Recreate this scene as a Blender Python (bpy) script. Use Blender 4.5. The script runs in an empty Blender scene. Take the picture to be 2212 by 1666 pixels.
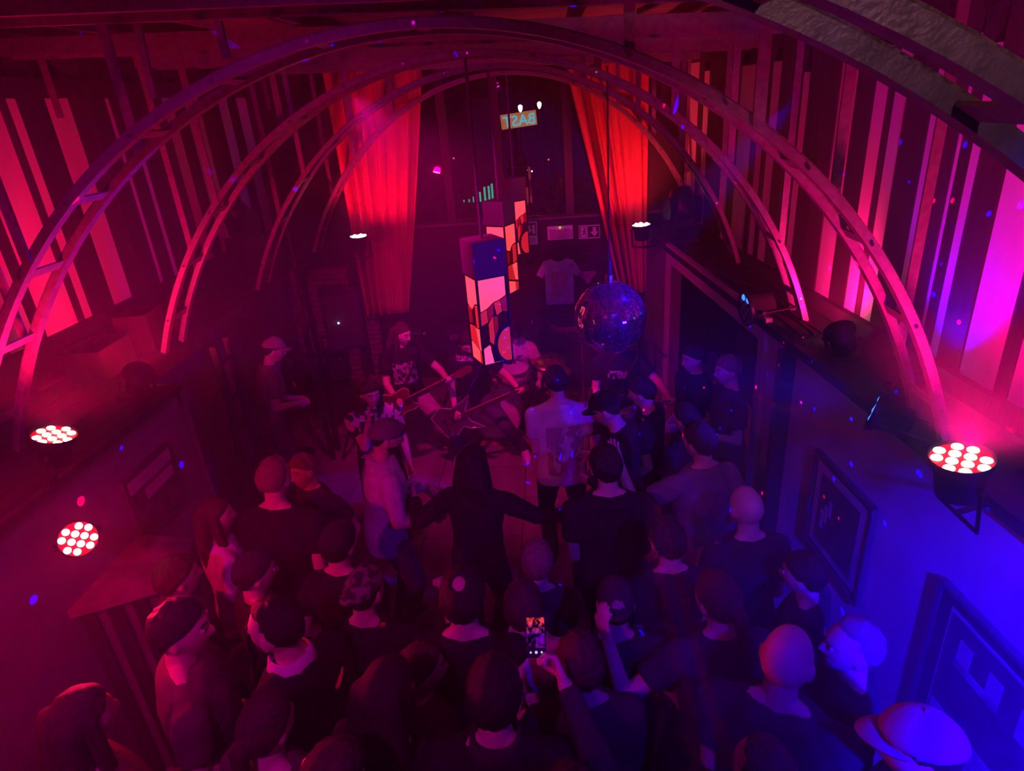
import bpy, bmesh, math, random
import numpy as np
from mathutils import Vector as V, Matrix as M, Euler, noise as mnoise

sc = bpy.context.scene
COL = sc.collection
R = math.radians
random.seed(7)

# ---------------------------------------------------------------- camera
F_PX, CX, CY, CAM_Z = 1376.0, 1106.0, 833.0, 3.6
_fwd = V((74.0, -623.0, F_PX)).normalized()          # the hall's long axis in lens axes
_dn = V((244.0, 3067.0, F_PX)); _dn = (_dn - _fwd * _dn.dot(_fwd)).normalized()
_up = -_dn
_rt = _fwd.cross(_up)
RW = M((_rt, _fwd, _up))                              # lens axes -> world axes
cam = bpy.data.cameras.new('camera'); cam_o = bpy.data.objects.new('camera', cam); COL.objects.link(cam_o)
cam.sensor_width = 36; cam.lens = F_PX / 2212 * 36; cam.clip_start = 0.03; cam.clip_end = 200
_m = M((RW @ V((1, 0, 0)), RW @ V((0, -1, 0)), RW @ V((0, 0, -1)))).transposed().to_4x4()
_m.translation = V((0, 0, CAM_Z)); cam_o.matrix_world = _m
sc.camera = cam_o

# ---------------------------------------------------------------- view + world
sc.view_settings.view_transform = 'Standard'; sc.view_settings.look = 'None'
sc.view_settings.gamma = 1; sc.view_settings.use_curve_mapping = False
sc.view_settings.exposure = 0.0
w = bpy.data.worlds.new('night'); sc.world = w; w.use_nodes = True
w.node_tree.nodes['Background'].inputs[0].default_value = (0.10, 0.0, 0.16, 1)
w.node_tree.nodes['Background'].inputs[1].default_value = 0.012
cy = sc.cycles
cy.max_bounces = 4; cy.diffuse_bounces = 2; cy.glossy_bounces = 3; cy.transmission_bounces = 4
cy.volume_bounces = 0; cy.transparent_max_bounces = 8
cy.sample_clamp_indirect = 2.0; cy.caustics_reflective = False; cy.caustics_refractive = False
cy.use_light_tree = False; cy.use_denoising = True; cy.use_adaptive_sampling = True; cy.adaptive_threshold = 0.04; cy.adaptive_min_samples = 12

# ---------------------------------------------------------------- stage lamps and added lights (par can bodies are built further down)
def aim(o, target):
    o.rotation_euler = (V(target) - o.location).to_track_quat('-Z', 'Y').to_euler()
def spot(name, loc, target, col, watts, angle, blend=0.4, size=0.06):
    l = bpy.data.lights.new(name, 'SPOT'); l.energy = watts; l.color = col
    l.spot_size = R(angle); l.spot_blend = blend; l.shadow_soft_size = size
    o = bpy.data.objects.new(name, l); COL.objects.link(o); o.location = loc; aim(o, target); return o
RED = (1.0, 0.0, 0.08); BLUE = (0.012, 0.0, 1.0); MAG = (0.75, 0.0, 0.42); VIO = (0.45, 0.0, 0.9)
P_RL1, P_RL2, P_RR, P_BR = V((-2.45, 2.60, 2.28)), V((-2.30, 2.34, 1.86)), V((1.50, 2.16, 2.24)), V((1.58, 2.96, 2.04))
P_CL, P_CR = V((-2.32, 7.60, 2.24)), V((1.02, 7.50, 2.18))
P_DL, P_DR, P_BL = V((-2.75, 3.72, 2.14)), V((1.80, 3.95, 2.10)), V((1.93, 3.30, 2.06))
spot('par_red_left', P_RL1 + V((.02, 0, .05)), P_RL1 + V((.15, .35, .95)), RED, 115, 155)
spot('par_red_low', P_RL2 + V((.04, -.04, .05)), (0, 0, 3.4), RED, 80, 110)
spot('par_red_right', P_RR + V((-.02, 0, .05)), P_RR + V((.45, .2, .9)), (1.0, 0.0, 0.17), 130, 150)
spot('par_blue_right', P_BR + V((-.06, .04, .03)), (-0.6, 5.6, 1.7), BLUE, 110, 70)
spot('par_blue_beam', P_BR + V((-.06, 0, .06)), (-3.7, 2.9, 3.5), BLUE, 600, 18)
spot('par_curtain_left', P_CL + V((0, .01, .04)), (-2.0, 8.3, 3.4), RED, 90, 130, 0.8)
spot('par_curtain_right', P_CR + V((0, .01, .04)), (0.75, 8.3, 3.4), (1, 0.02, 0.05), 110, 130, 0.8)
spot('fill_red_deck', P_DL + V((-.02, .05, .05)), (-3.7, 6.2, 3.2), RED, 100, 120, 0.7)  # added red fill to brighten the far left boards
spot('fill_red_ledge', P_DR + V((0, .05, .05)), (1.95, 6.2, 3.3), (1.0, 0.0, 0.17), 80, 120, 0.7)  # added red fill to brighten the far right boards
spot('par_blue_ledge', P_BL + V((0, 0, .05)), P_BL + V((.18, .05, .95)), BLUE, 60, 90)
spot('par_blue_corner', (1.2, 0.0, 2.95), (1.92, 1.7, 1.1), BLUE, 2600, 56, 0.7)
spot('fill_blue_haze', (1.74, 1.15, 2.25), (-0.4, -0.6, 2.45), BLUE, 500, 55, 0.8)  # added unseen blue light, aimed back to tint the near haze
spot('pinspot_blue', (1.5, 4.2, 3.5), (0.37, 4.45, 2.30), BLUE, 500, 22, 0.2, 0.03)
spot('fill_red_bar', (-2.45, 1.1, 2.75), (-2.25, 2.5, 1.2), RED, 110, 85, 0.8)  # added unseen red light over the bar and left wall
spot('wash_magenta', (-1.2, -0.3, 3.95), (-1.1, 4.7, 0.7), (0.72, 0.0, 0.62), 150, 76, 0.8)
spot('fill_blue_crowd', (1.3, -0.2, 3.9), (0.95, 2.7, 1.3), BLUE, 300, 58, 0.9)  # added unseen blue fill for the right of the crowd
spot('wash_stage', (-1.15, 4.2, 3.68), (-0.5, 6.7, 0.9), (1.0, 0.0, 0.34), 400, 80, 0.7)
spot('fill_arch', (0.7, -0.4, 4.15), (0.75, 1.2, 3.6), (1.0, 0.36, 0.44), 16, 60, 0.6)  # added dim light on the nearest arch in place of ambient glow


# ---------------------------------------------------------------- helpers
def ray(px, py):
    return (RW @ V((px - CX, py - CY, F_PX))).normalized()
def atY(px, py, y):
    d = ray(px, py); return V((0, 0, CAM_Z)) + d * (y / d.y)
def atX(px, py, x):
    d = ray(px, py); return V((0, 0, CAM_Z)) + d * (x / d.x)
def atZ(px, py, z):
    d = ray(px, py); return V((0, 0, CAM_Z)) + d * ((z - CAM_Z) / d.z)

def tag(o, label=None, cat=None, group=None, kind=None):
    if label: o['label'] = label
    if cat: o['category'] = cat
    if group: o['group'] = group
    if kind: o['kind'] = kind
    return o
def empty(name, loc=(0, 0, 0), rz=0, label=None, cat=None, group=None, kind=None):
    o = bpy.data.objects.new(name, None); COL.objects.link(o)
    o.location = loc; o.rotation_euler = (0, 0, rz); o.empty_display_size = 0.1
    return tag(o, label, cat, group, kind)
def basis(d, up=V((0, 0, 1))):
    d = V(d).normalized()
    if abs(d.dot(up)) > 0.98: up = V((0, 1, 0))
    x = up.cross(d).normalized(); return x, d.cross(x).normalized(), d   # x, y, d

class MB:
    def __init__(s): s.v = []; s.f = []; s.smooth = False
    def add(s, vs, fs):
        n = len(s.v); s.v += [tuple(p) for p in vs]; s.f += [tuple(i + n for i in f) for f in fs]; return s
    def box(s, c, size, rot=None):
        c = V(c); h = V(size) / 2; m = rot if rot is not None else M.Identity(3)
        vs = [c + m @ V((sx * h.x, sy * h.y, sz * h.z)) for sz in (-1, 1) for sy in (-1, 1) for sx in (-1, 1)]
        return s.add(vs, [(0, 2, 3, 1), (4, 5, 7, 6), (0, 1, 5, 4), (2, 6, 7, 3), (0, 4, 6, 2), (1, 3, 7, 5)])
    def bar(s, a, b, w, h, up=V((0, 0, 1))):
        a, b = V(a), V(b); x, y, d = basis(b - a, up); m = M((x, y, d)).transposed()
        return s.box((a + b) / 2, (w, h, (b - a).length), m)
    def loft(s, rings, cap=True):          # rings: list of point lists of equal length
        n = len(rings[0]); vs = [p for r in rings for p in r]; fs = []
        for i in range(len(rings) - 1):
            for j in range(n):
                k = (j + 1) % n; fs.append((i * n + j, i * n + k, (i + 1) * n + k, (i + 1) * n + j))
        if cap:
            fs.append(tuple(range(n - 1, -1, -1))); fs.append(tuple((len(rings) - 1) * n + j for j in range(n)))
        return s.add(vs, fs)
    def cyl(s, a, b, r0, r1=None, n=12):
        a, b = V(a), V(b); r1 = r0 if r1 is None else r1; x, y, d = basis(b - a)
        ang = [2 * math.pi * k / n for k in range(n)]
        return s.loft([[a + (x * math.cos(t) + y * math.sin(t)) * r0 for t in ang], [b + (x * math.cos(t) + y * math.sin(t)) * r1 for t in ang]])
    def capsule(s, a, b, r0, r1=None, n=10):
        a, b = V(a), V(b); r1 = r0 if r1 is None else r1; x, y, d = basis(b - a if (b - a).length > 1e-5 else V((0, 0, 1)))
        ang = [2 * math.pi * k / n for k in range(n)]; rings = []
        for t in (-1.45, -1.0, -0.5, 0): rings.append([a + d * (r0 * math.sin(t)) + (x * math.cos(u) + y * math.sin(u)) * (r0 * math.cos(t)) for u in ang])
        for t in (0, 0.5, 1.0, 1.45): rings.append([b + d * (r1 * math.sin(t)) + (x * math.cos(u) + y * math.sin(u)) * (r1 * math.cos(t)) for u in ang])
        return s.loft(rings)
    def ell(s, c, r, rot=None, n=14, m=9):
        c = V(c); rot = rot if rot is not None else M.Identity(3); rings = []
        for i in range(m):
            t = -math.pi / 2 + math.pi * (i + 0.3) / (m - 0.4)
            rings.append([c + rot @ V((r[0] * math.cos(t) * math.cos(u), r[1] * math.cos(t) * math.sin(u), r[2] * math.sin(t))) for u in (2 * math.pi * k / n for k in range(n))])
        return s.loft(rings)
    def tube(s, pts, r, n=6):
        pts = [V(p) for p in pts]; rings = []
        for i, p in enumerate(pts):
            d = pts[min(i + 1, len(pts) - 1)] - pts[max(i - 1, 0)]; x, y, _ = basis(d)
            rr = r[i] if isinstance(r, (list, tuple)) else r
            rings.append([p + (x * math.cos(2 * math.pi * k / n) + y * math.sin(2 * math.pi * k / n)) * rr for k in range(n)])
        return s.loft(rings)
    def lathe(s, prof, n=24, c=(0, 0, 0), rot=None):   # prof: (r, z)
        c = V(c); rot = rot if rot is not None else M.Identity(3)
        return s.loft([[c + rot @ V((max(r, 1e-4) * math.cos(2 * math.pi * k / n), max(r, 1e-4) * math.sin(2 * math.pi * k / n), z)) for k in range(n)] for r, z in prof])
    def prism(s, poly, o, u, v, w):        # polygon (a,b) in plane o + a*u + b*v, thickness vector w
        o, u, v, w = V(o), V(u), V(v), V(w); n = len(poly)
        b = [o + u * p[0] + v * p[1] for p in poly]
        return s.add(b + [p + w for p in b], [tuple(range(n - 1, -1, -1)), tuple(range(n, 2 * n))] + [(i, (i + 1) % n, (i + 1) % n + n, i + n) for i in range(n)])
    def ring(s, c, u, v, r, w, h, n=28, a0=0, a1=2 * math.pi):   # flat hoop in plane u,v
        c, u, v = V(c), V(u), V(v); nn = u.cross(v).normalized(); full = abs(a1 - a0 - 2 * math.pi) < 1e-4
        rings = []
        for k in range(n + 1):
            t = a0 + (a1 - a0) * k / n; d = u * math.cos(t) + v * math.sin(t)
            rings.append([c + d * (r - w / 2) - nn * h / 2, c + d * (r + w / 2) - nn * h / 2, c + d * (r + w / 2) + nn * h / 2, c + d * (r - w / 2) + nn * h / 2])
        return s.loft(rings, cap=not full)
    def mesh(s, name, smooth=None):
        me = bpy.data.meshes.new(name); me.from_pydata(s.v, [], s.f); me.update()
        bm = bmesh.new(); bm.from_mesh(me); bmesh.ops.recalc_face_normals(bm, faces=bm.faces); bm.to_mesh(me); bm.free()
        if smooth if smooth is not None else s.smooth: me.polygons.foreach_set('use_smooth', [True] * len(me.polygons))
        return me
    def build(s, name, mat, parent=None, smooth=None):
        o = bpy.data.objects.new(name, s.mesh(name, smooth)); COL.objects.link(o)
        if mat: o.data.materials.append(mat)
        if parent is not None: o.parent = parent
        return o
def link_mesh(name, me, parent=None, loc=(0, 0, 0), rot=None):
    o = bpy.data.objects.new(name, me); COL.objects.link(o); o.location = loc
    if rot is not None: o.rotation_euler = rot
    if parent is not None: o.parent = parent
    return o
def copy_tree(o, parent=None):
    c = o.copy(); COL.objects.link(c); c.parent = parent
    for ch in list(o.children): copy_tree(ch, c)
    return c

# ---------------------------------------------------------------- materials
MATS = {}
def mat(name, col, rough=0.6, metal=0.0, col2=None, scale=8.0, bump=0.0, bscale=None, emit=None, estr=0.0, stretch=(1, 1, 1), spec=0.5, contrast=(0.35, 0.65)):
    if name in MATS: return MATS[name]
    m = bpy.data.materials.new(name); m.use_nodes = True; nt = m.node_tree; b = nt.nodes['Principled BSDF']
    b.inputs['Roughness'].default_value = rough; b.inputs['Metallic'].default_value = metal
    b.inputs['Specular IOR Level'].default_value = spec
    c2 = col2 if col2 is not None else tuple(x * 0.82 for x in col)
    tc = nt.nodes.new('ShaderNodeTexCoord'); mp = nt.nodes.new('ShaderNodeMapping'); mp.inputs['Scale'].default_value = stretch
    nt.links.new(tc.outputs['Object'], mp.inputs['Vector'])
    nz = nt.nodes.new('ShaderNodeTexNoise'); nz.inputs['Scale'].default_value = scale; nz.inputs['Detail'].default_value = 4
    nt.links.new(mp.outputs['Vector'], nz.inputs['Vector'])
    cr = nt.nodes.new('ShaderNodeValToRGB'); cr.color_ramp.elements[0].position, cr.color_ramp.elements[1].position = contrast
    cr.color_ramp.elements[0].color = (*c2, 1); cr.color_ramp.elements[1].color = (*col, 1)
    nt.links.new(nz.outputs['Fac'], cr.inputs['Fac']); nt.links.new(cr.outputs['Color'], b.inputs['Base Color'])
    if bump:
        n2 = nt.nodes.new('ShaderNodeTexNoise'); n2.inputs['Scale'].default_value = bscale or scale * 4; n2.inputs['Detail'].default_value = 3
        nt.links.new(mp.outputs['Vector'], n2.inputs['Vector'])
        bp = nt.nodes.new('ShaderNodeBump'); bp.inputs['Strength'].default_value = bump; bp.inputs['Distance'].default_value = 0.02
        nt.links.new(n2.outputs['Fac'], bp.inputs['Height']); nt.links.new(bp.outputs['Normal'], b.inputs['Normal'])
    if emit:
        b.inputs['Emission Color'].default_value = (*emit, 1); b.inputs['Emission Strength'].default_value = estr
    m.cycles.emission_sampling = 'NONE'; MATS[name] = m; return m
def glass_mat(name, refl=0.12, tint=(1, 1, 1), rough=0.02):
    if name in MATS: return MATS[name]
    m = bpy.data.materials.new(name); m.use_nodes = True; nt = m.node_tree; nt.nodes.clear()
    out = nt.nodes.new('ShaderNodeOutputMaterial'); mx = nt.nodes.new('ShaderNodeMixShader'); tr = nt.nodes.new('ShaderNodeBsdfTransparent'); gl = nt.nodes.new('ShaderNodeBsdfGlossy')
    lw = nt.nodes.new('ShaderNodeLayerWeight'); lw.inputs['Blend'].default_value = 0.5
    pw = nt.nodes.new('ShaderNodeMath'); pw.operation = 'POWER'; pw.inputs[1].default_value = 4.0; nt.links.new(lw.outputs['Facing'], pw.inputs[0])
    ma = nt.nodes.new('ShaderNodeMath'); ma.operation = 'MULTIPLY_ADD'; ma.inputs[1].default_value = 0.5; ma.inputs[2].default_value = refl + 0.03
    nz = nt.nodes.new('ShaderNodeTexNoise'); nz.inputs['Scale'].default_value = 3
    mu = nt.nodes.new('ShaderNodeMath'); mu.operation = 'MULTIPLY'; mu.inputs[1].default_value = rough * 2
    nt.links.new(nz.outputs['Fac'], mu.inputs[0]); nt.links.new(mu.outputs[0], gl.inputs['Roughness'])
    tr.inputs['Color'].default_value = (*tint, 1); gl.inputs['Color'].default_value = (1, 1, 1, 1)
    nt.links.new(pw.outputs[0], ma.inputs[0]); nt.links.new(ma.outputs[0], mx.inputs['Fac'])
    nt.links.new(tr.outputs[0], mx.inputs[1]); nt.links.new(gl.outputs[0], mx.inputs[2]); nt.links.new(mx.outputs[0], out.inputs['Surface'])
    MATS[name] = m; return m

m_steel = mat('arch_steel', (0.26, 0.235, 0.26), 0.45, 0.3, col2=(0.17, 0.15, 0.17), scale=30, bump=0.15)
m_dust = mat('dusty_steel', (0.34, 0.29, 0.26), 0.9, 0.0, col2=(0.14, 0.12, 0.12), scale=90, bump=0.5)
m_lightboard = mat('pale_board', (0.78, 0.74, 0.74), 0.6, col2=(0.68, 0.64, 0.64), scale=5, bump=0.05, stretch=(1, 1, 0.15))
m_darkwood = mat('dark_timber', (0.035, 0.028, 0.032), 0.65, col2=(0.02, 0.016, 0.018), scale=9, bump=0.2, stretch=(1, 1, 0.12))
m_midwood = mat('brown_timber', (0.06, 0.045, 0.045), 0.65, col2=(0.035, 0.026, 0.026), scale=9, bump=0.2, stretch=(1, 1, 0.12))
m_black = mat('black_paint', (0.018, 0.016, 0.018), 0.55, bump=0.05, scale=20)
m_plastic = mat('black_plastic', (0.015, 0.014, 0.016), 0.35, bump=0.03, scale=40)
m_wall = mat('dark_wall_paint', (0.17, 0.13, 0.15), 0.8, col2=(0.12, 0.09, 0.10), scale=3, bump=0.15)
m_plaster = mat('plaster', (0.34, 0.28, 0.30), 0.85, col2=(0.26, 0.2, 0.22), scale=2.5, bump=0.25)
m_plaster2 = mat('pale_plaster', (0.5, 0.44, 0.46), 0.85, col2=(0.4, 0.34, 0.36), scale=2.5, bump=0.2)
m_trim = mat('pale_trim', (0.5, 0.45, 0.46), 0.6, bump=0.05)
m_chrome = mat('chrome', (0.75, 0.75, 0.78), 0.18, 1.0, scale=20)
m_white = mat('white_paint', (0.78, 0.76, 0.76), 0.5)
m_brass = mat('brass', (0.75, 0.5, 0.2), 0.28, 1.0, scale=20)
m_wire = mat('wire', (0.1, 0.1, 0.11), 0.5, 0.4)
# ================================================================ THE SETTING
def XR(y): return 1.99 - 0.095 * y          # face of the lower right wall (it runs slightly inwards)
PANEL_OFF = 0.43
XL, XLP, YB, CEIL = -2.6, -3.7, 8.45, 4.32
U_R = V((-0.095, 1, 0)).normalized(); N_R = V((-1, -0.095, 0)).normalized()

floor = empty('floor', kind='structure')
m_floor = mat('floor_board', (0.24, 0.19, 0.20), 0.42, col2=(0.15, 0.11, 0.12), scale=6, bump=0.12, stretch=(1, 0.2, 1))
MB().box((-0.9, 4.0, -0.06), (6.4, 9.6, 0.06)).build('subfloor', m_black, floor)
_fb = MB().box((0, 0, -0.015), (0.892, 1.192, 0.03)).mesh('floor_panel'); _fb.materials.append(m_floor)
for i in range(7):
    for j in range(8):
        link_mesh('floor_panel', _fb, floor, (-3.55 + i * 0.9, -0.1 + j * 1.2 + (0.6 if i % 2 else 0), random.uniform(-0.002, 0)))

# ---- upper left wall: pale boards between dark timbers
wl = empty('wall_left', kind='structure')
MB().box((XLP - 0.10, 4.0, 3.0), (0.08, 9.4, 2.64)).build('backing', m_black, wl)
L_LIGHT = [(-210, -130), (-100, -8), (10, 33), (96, 146), (224, 234), (264, 275), (347, 370), (395, 427), (469, 489), (509, 531), (555, 565),
           (572, 580), (597, 609), (622, 630), (641, 652), (668, 682), (694, 703), (716, 727), (745, 757)]
def left_y(px): return atX(px, 212, XLP).y
def board_l(y0, y1, z0, z1, m, dx, name='board'):
    MB().box((XLP - 0.03 + dx / 2, (y0 + y1) / 2, (z0 + z1) / 2), (0.06 + dx, abs(y1 - y0) - 0.006, z1 - z0)).build(name, m, wl)
ivs = sorted((left_y(a), left_y(b)) for a, b in L_LIGHT)
prev = -0.7
Z0L, Z1L = 2.27, 3.86
for k, (y0, y1) in enumerate(ivs + [(8.4, 8.45)]):
    gap = y0 - prev
    n = max(1, int(gap / 0.16)) if gap > 0.02 else 0
    for q in range(n):
        a, b = prev + gap * q / n, prev + gap * (q + 1) / n
        board_l(a, b, 1.98, 4.28, m_darkwood if (q + k) % 2 else m_midwood, 0.003 * ((q + k) % 3), 'timber')
    if k < len(ivs): board_l(y0, y1, Z0L, Z1L, m_lightboard, -0.002)
    prev = y1
MB().box((XLP - 0.02, 4.0, 2.20), (0.10, 9.3, 0.13)).build('sill_rail', m_darkwood, wl)
MB().box((XLP - 0.02, 4.0, 3.93), (0.10, 9.3, 0.13)).build('head_rail', m_darkwood, wl)
# ---- mezzanine deck on the left and the wall below it
wll = empty('wall_left_lower', kind='structure')
MB().box((XL - 0.06, 1.6, 0.97), (0.12, 4.4, 1.94)).build('plaster_face', m_plaster, wll)
MB().box((-3.17, 3.86, 0.97), (1.1, 0.12, 1.94)).build('return_wall', m_plaster, wll)
MB().box((XLP - 0.06, 6.1, 0.97), (0.12, 4.6, 1.94)).build('aisle_wall', m_plaster, wll)
dk = empty('trim_1', kind='structure'); dk['label'] = 'dark mezzanine deck along the left wall'
for k in range(6):
    MB().box((XLP + 0.09 + k * 0.19, 1.6, 1.98), (0.184, 4.5, 0.05)).build('deck_plank', m_midwood, dk)
MB().box((XL - 0.03, 1.6, 1.93), (0.05, 4.5, 0.16)).build('fascia', m_darkwood, dk)
for k in range(3):
    MB().box((XLP + 0.09 + k * 0.19, 6.15, 1.92), (0.184, 4.5, 0.05)).build('deck_plank', m_midwood, dk)
MB().box((XLP + 0.56, 6.15, 1.88), (0.04, 4.5, 0.12)).build('fascia', m_darkwood, dk)
# ---- upper right wall
wr = empty('wall_right', kind='structure')
def rp(y, off=0.0, z=0.0): return V((XR(y) + off, y, z))
ROT_R = M((-N_R, U_R, V((0, 0, 1)))).transposed()      # local x: outwards (into the wall)
def board_r(y0, y1, z0, z1, m, proud, name='board', base=PANEL_OFF):
    c = rp((y0 + y1) / 2, base + 0.05 - proud / 2, (z0 + z1) / 2)
    MB().box(c, (0.06 + proud, abs(y1 - y0) * 1.0045 - 0.006, z1 - z0), ROT_R).build(name, m, wr)
MB().box(rp(4.0, PANEL_OFF + 0.13, 3.0), (0.08, 9.4, 2.64), ROT_R).build('backing', m_black, wr)
R_LIGHT = [(1419, 1427, 0), (1435, 1443, 0), (1466, 1469, 0), (1484, 1504, .2), (1514, 1525, 0), (1567, 1575, 0), (1591, 1622, 0), (1633, 1647, 0), (1657, 1675, 0),
           (1722, 1736, -.1), (1801, 1837, 0), (1876, 1903, 0), (1918, 1947, 0), (2002, 2044, .05), (2071, 2080, 0), (2105, 2128, -.05), (2191, 2290, 0), (2330, 2390, 0)]
def right_y(px):
    d = ray(px, 240); t = (1.99 + PANEL_OFF) / (d.x + 0.095 * d.y); return t * d.y
ivs = sorted((right_y(b), right_y(a), dz) for a, b, dz in R_LIGHT)
prev = -0.7; Z0R, Z1R = 2.10, 3.73
for k, (y0, y1, dz) in enumerate(ivs + [(8.4, 8.45, 0)]):
    gap = y0 - prev
    n = max(1, int(gap / 0.15)) if gap > 0.02 else 0
    for q in range(n):
        a, b = prev + gap * q / n, prev + gap * (q + 1) / n
        board_r(a, b, 1.94, 4.28, m_darkwood if (q + k) % 2 else m_midwood, 0.003 * ((q + k) % 3), 'timber')
    if k < len(ivs): board_r(y0, y1, Z0R, Z1R + dz, m_lightboard, -0.002)
    prev = y1
board_r(-0.7, 8.4, 1.99, 2.10, m_darkwood, 0.05, 'sill_rail'); board_r(-0.7, 8.4, Z1R + 0.1, Z1R + 0.3, m_darkwood, 0.0, 'head_rail')
# ---- lower right wall with a wide opening to the side room
wrl = empty('wall_right_lower', kind='structure')
YO0, YO1, ZO = 4.62, 7.15, 1.84
def wall_r(y0, y1, z0, z1, m, name, thick=0.12, off=0.0):
    MB().box(rp((y0 + y1) / 2, off + thick / 2, (z0 + z1) / 2), (thick, (y1 - y0) * 1.0045, z1 - z0), ROT_R).build(name, m, wrl)
wall_r(-0.6, YO0, 0, 1.92, m_plaster2, 'near_face'); wall_r(YO1, 8.4, 0, 1.92, m_wall, 'far_face'); wall_r(YO0, YO1, ZO, 1.92, m_wall, 'lintel')
wall_r(-0.6, 8.4, 1.92, 1.98, m_darkwood, 'ledge_board', 0.5, -0.04)
wall_r(4.0, 8.4, 0, 1.92, m_black, 'side_room_wall', 0.1, 1.25)
MB().box((2.2, YO0 - 0.5, 0.96), (1.4, 0.08, 1.92)).build('side_room_end', m_black, wrl)
tr = empty('trim_2', kind='structure')
def trim_r(y0, y1, z0, z1, name):
    MB().box(rp((y0 + y1) / 2, -0.012, (z0 + z1) / 2), (0.05, (y1 - y0) * 1.0045, z1 - z0), ROT_R).build(name, m_trim, tr)
trim_r(YO0 - 0.10, YO0, 0, ZO, 'jamb'); trim_r(YO1, YO1 + 0.1, 0, ZO, 'jamb'); trim_r(YO0 - 0.10, YO1 + 0.1, ZO - 0.02, ZO + 0.17, 'header')
# ---- back wall, window above it
wb = empty('wall_back', kind='structure')
ZW = 2.16
MB().box((-0.55, YB + 0.07, ZW / 2), (3.9, 0.14, ZW)).build('black_face', m_black, wb)
MB().box((-3.1, YB + 0.12, 1.0), (1.3, 0.1, 2.0)).build('mortar', m_wall, wb)
m_brick = mat('brick', (0.30, 0.17, 0.16), 0.85, col2=(0.2, 0.1, 0.1), scale=4, bump=0.3)
_bk = MB().box((0, 0, 0), (0.205, 0.05, 0.062)).mesh('brick'); _bk.materials.append(m_brick)
for r_ in range(26):
    for c_ in range(6):
        link_mesh('brick', _bk, wb, (-3.62 + c_ * 0.218 + (0.11 if r_ % 2 else 0), YB + 0.06 + random.uniform(-.004, .004), 0.05 + r_ * 0.0755))
MB().box((-3.1, YB + 0.07, 3.0), (1.3, 0.14, 2.6)).build('upper_left_face', m_black, wb)
MB().box((1.65, YB + 0.07, 2.1), (0.9, 0.14, 4.4)).build('right_face', m_black, wb)
win = empty('window_1', kind='structure')
m_frame = mat('window_frame', (0.04, 0.032, 0.04), 0.5, bump=0.05)
m_glass = glass_mat('window_glass', 0.06)
mull = [-2.35, -1.30, -0.64, 0.24, 0.94]
MB().box((-0.55, YB, ZW + 0.02), (3.9, 0.22, 0.03)).build('window_sill', m_wall, win)
for x in mull: MB().box((x, YB + 0.05, 3.22), (0.10, 0.10, 2.1)).build('mullion', m_frame, win)
MB().box((-0.55, YB + 0.05, 4.24), (3.6, 0.10, 0.12)).build('window_head', m_frame, win)
for a, b in zip(mull[:-1], mull[1:]): MB().box(((a + b) / 2, YB + 0.05, 3.2), (b - a - 0.1, 0.012, 2.0)).build('pane', m_glass, win)
# ---- ceiling: sheets between purlins
ce = empty('ceiling', kind='structure')
m_ceil = mat('ceiling_sheet', (0.30, 0.24, 0.26), 0.75, col2=(0.2, 0.16, 0.18), scale=3, bump=0.1)
MB().box((-0.8, 4.0, CEIL + 0.08), (6.6, 9.6, 0.06)).build('deck', m_black, ce)
_cs = MB().box((0, 0, 0), (1.03, 1.68, 0.03)).mesh('ceiling_sheet'); _cs.materials.append(m_ceil)
for i in range(6):
    for j in range(6): link_mesh('ceiling_sheet', _cs, ce, (-3.4 + i * 1.06, -0.1 + j * 1.75 - 0.02, CEIL + 0.03))
for x in (-3.4, -2.87, -1.81, -0.75, 0.31, 1.37):
    MB().box((x, 4.0, CEIL - 0.05), (0.06, 9.2, 0.11)).build('purlin', m_midwood, ce)
MB().box((-0.85, -0.62, 2.0), (6.2, 0.1, 4.6)).build('wall_rear', m_wall).__setitem__('kind', 'structure')

# ---- steel arches: two hoops joined by rungs, hung from a cross beam
EL = dict(c=(-0.692, 0.857), a=2.575, b=3.045, t=-0.203)
def arch_pt(u):
    c, s = math.cos(EL['t']), math.sin(EL['t']); x, z = EL['a'] * math.cos(u), EL['b'] * math.sin(u)
    return EL['c'][0] + x * c - z * s, EL['c'][1] + x * s + z * c
US = [u for u in np.linspace(math.pi * 1.02, -0.1, 220) if arch_pt(u)[1] > 1.99]
U0, U1 = US[0], US[-1]
def hoop(mb, y, w=0.034, d=0.05, off=0.0, n=72):
    rings = []
    for k in range(n + 1):
        u = U0 + (U1 - U0) * k / n; x, z = arch_pt(u); x2, z2 = arch_pt(u - 0.01)
        t = V((x2 - x, 0, z2 - z)).normalized(); nn = V((t.z, 0, -t.x)); nn = -nn if nn.z < 0 and abs(nn.z) > abs(nn.x) else nn
        if nn.dot(V((x + 0.4, 0, z - 2.0))) < 0: nn = -nn
        p = V((x, y, z)) + nn * off
        rings.append([p + nn * w / 2 + V((0, -d / 2, 0)), p + nn * w / 2 + V((0, d / 2, 0)), p - nn * w / 2 + V((0, d / 2, 0)), p - nn * w / 2 + V((0, -d / 2, 0))])
    return mb.loft(rings)
def beam_z(x): return 4.005 - 0.045 * (x + 0.5)
ARCH_LABEL = ['steel ladder arch nearest the camera with dusty bars, upper corner', 'wide steel ladder arch lit bright red on one side', 'second steel ladder arch from the lens, carrying the front pendant lamp',
              'third steel ladder arch, between the moving heads', 'farthest steel ladder arch framing the red curtains']
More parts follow.
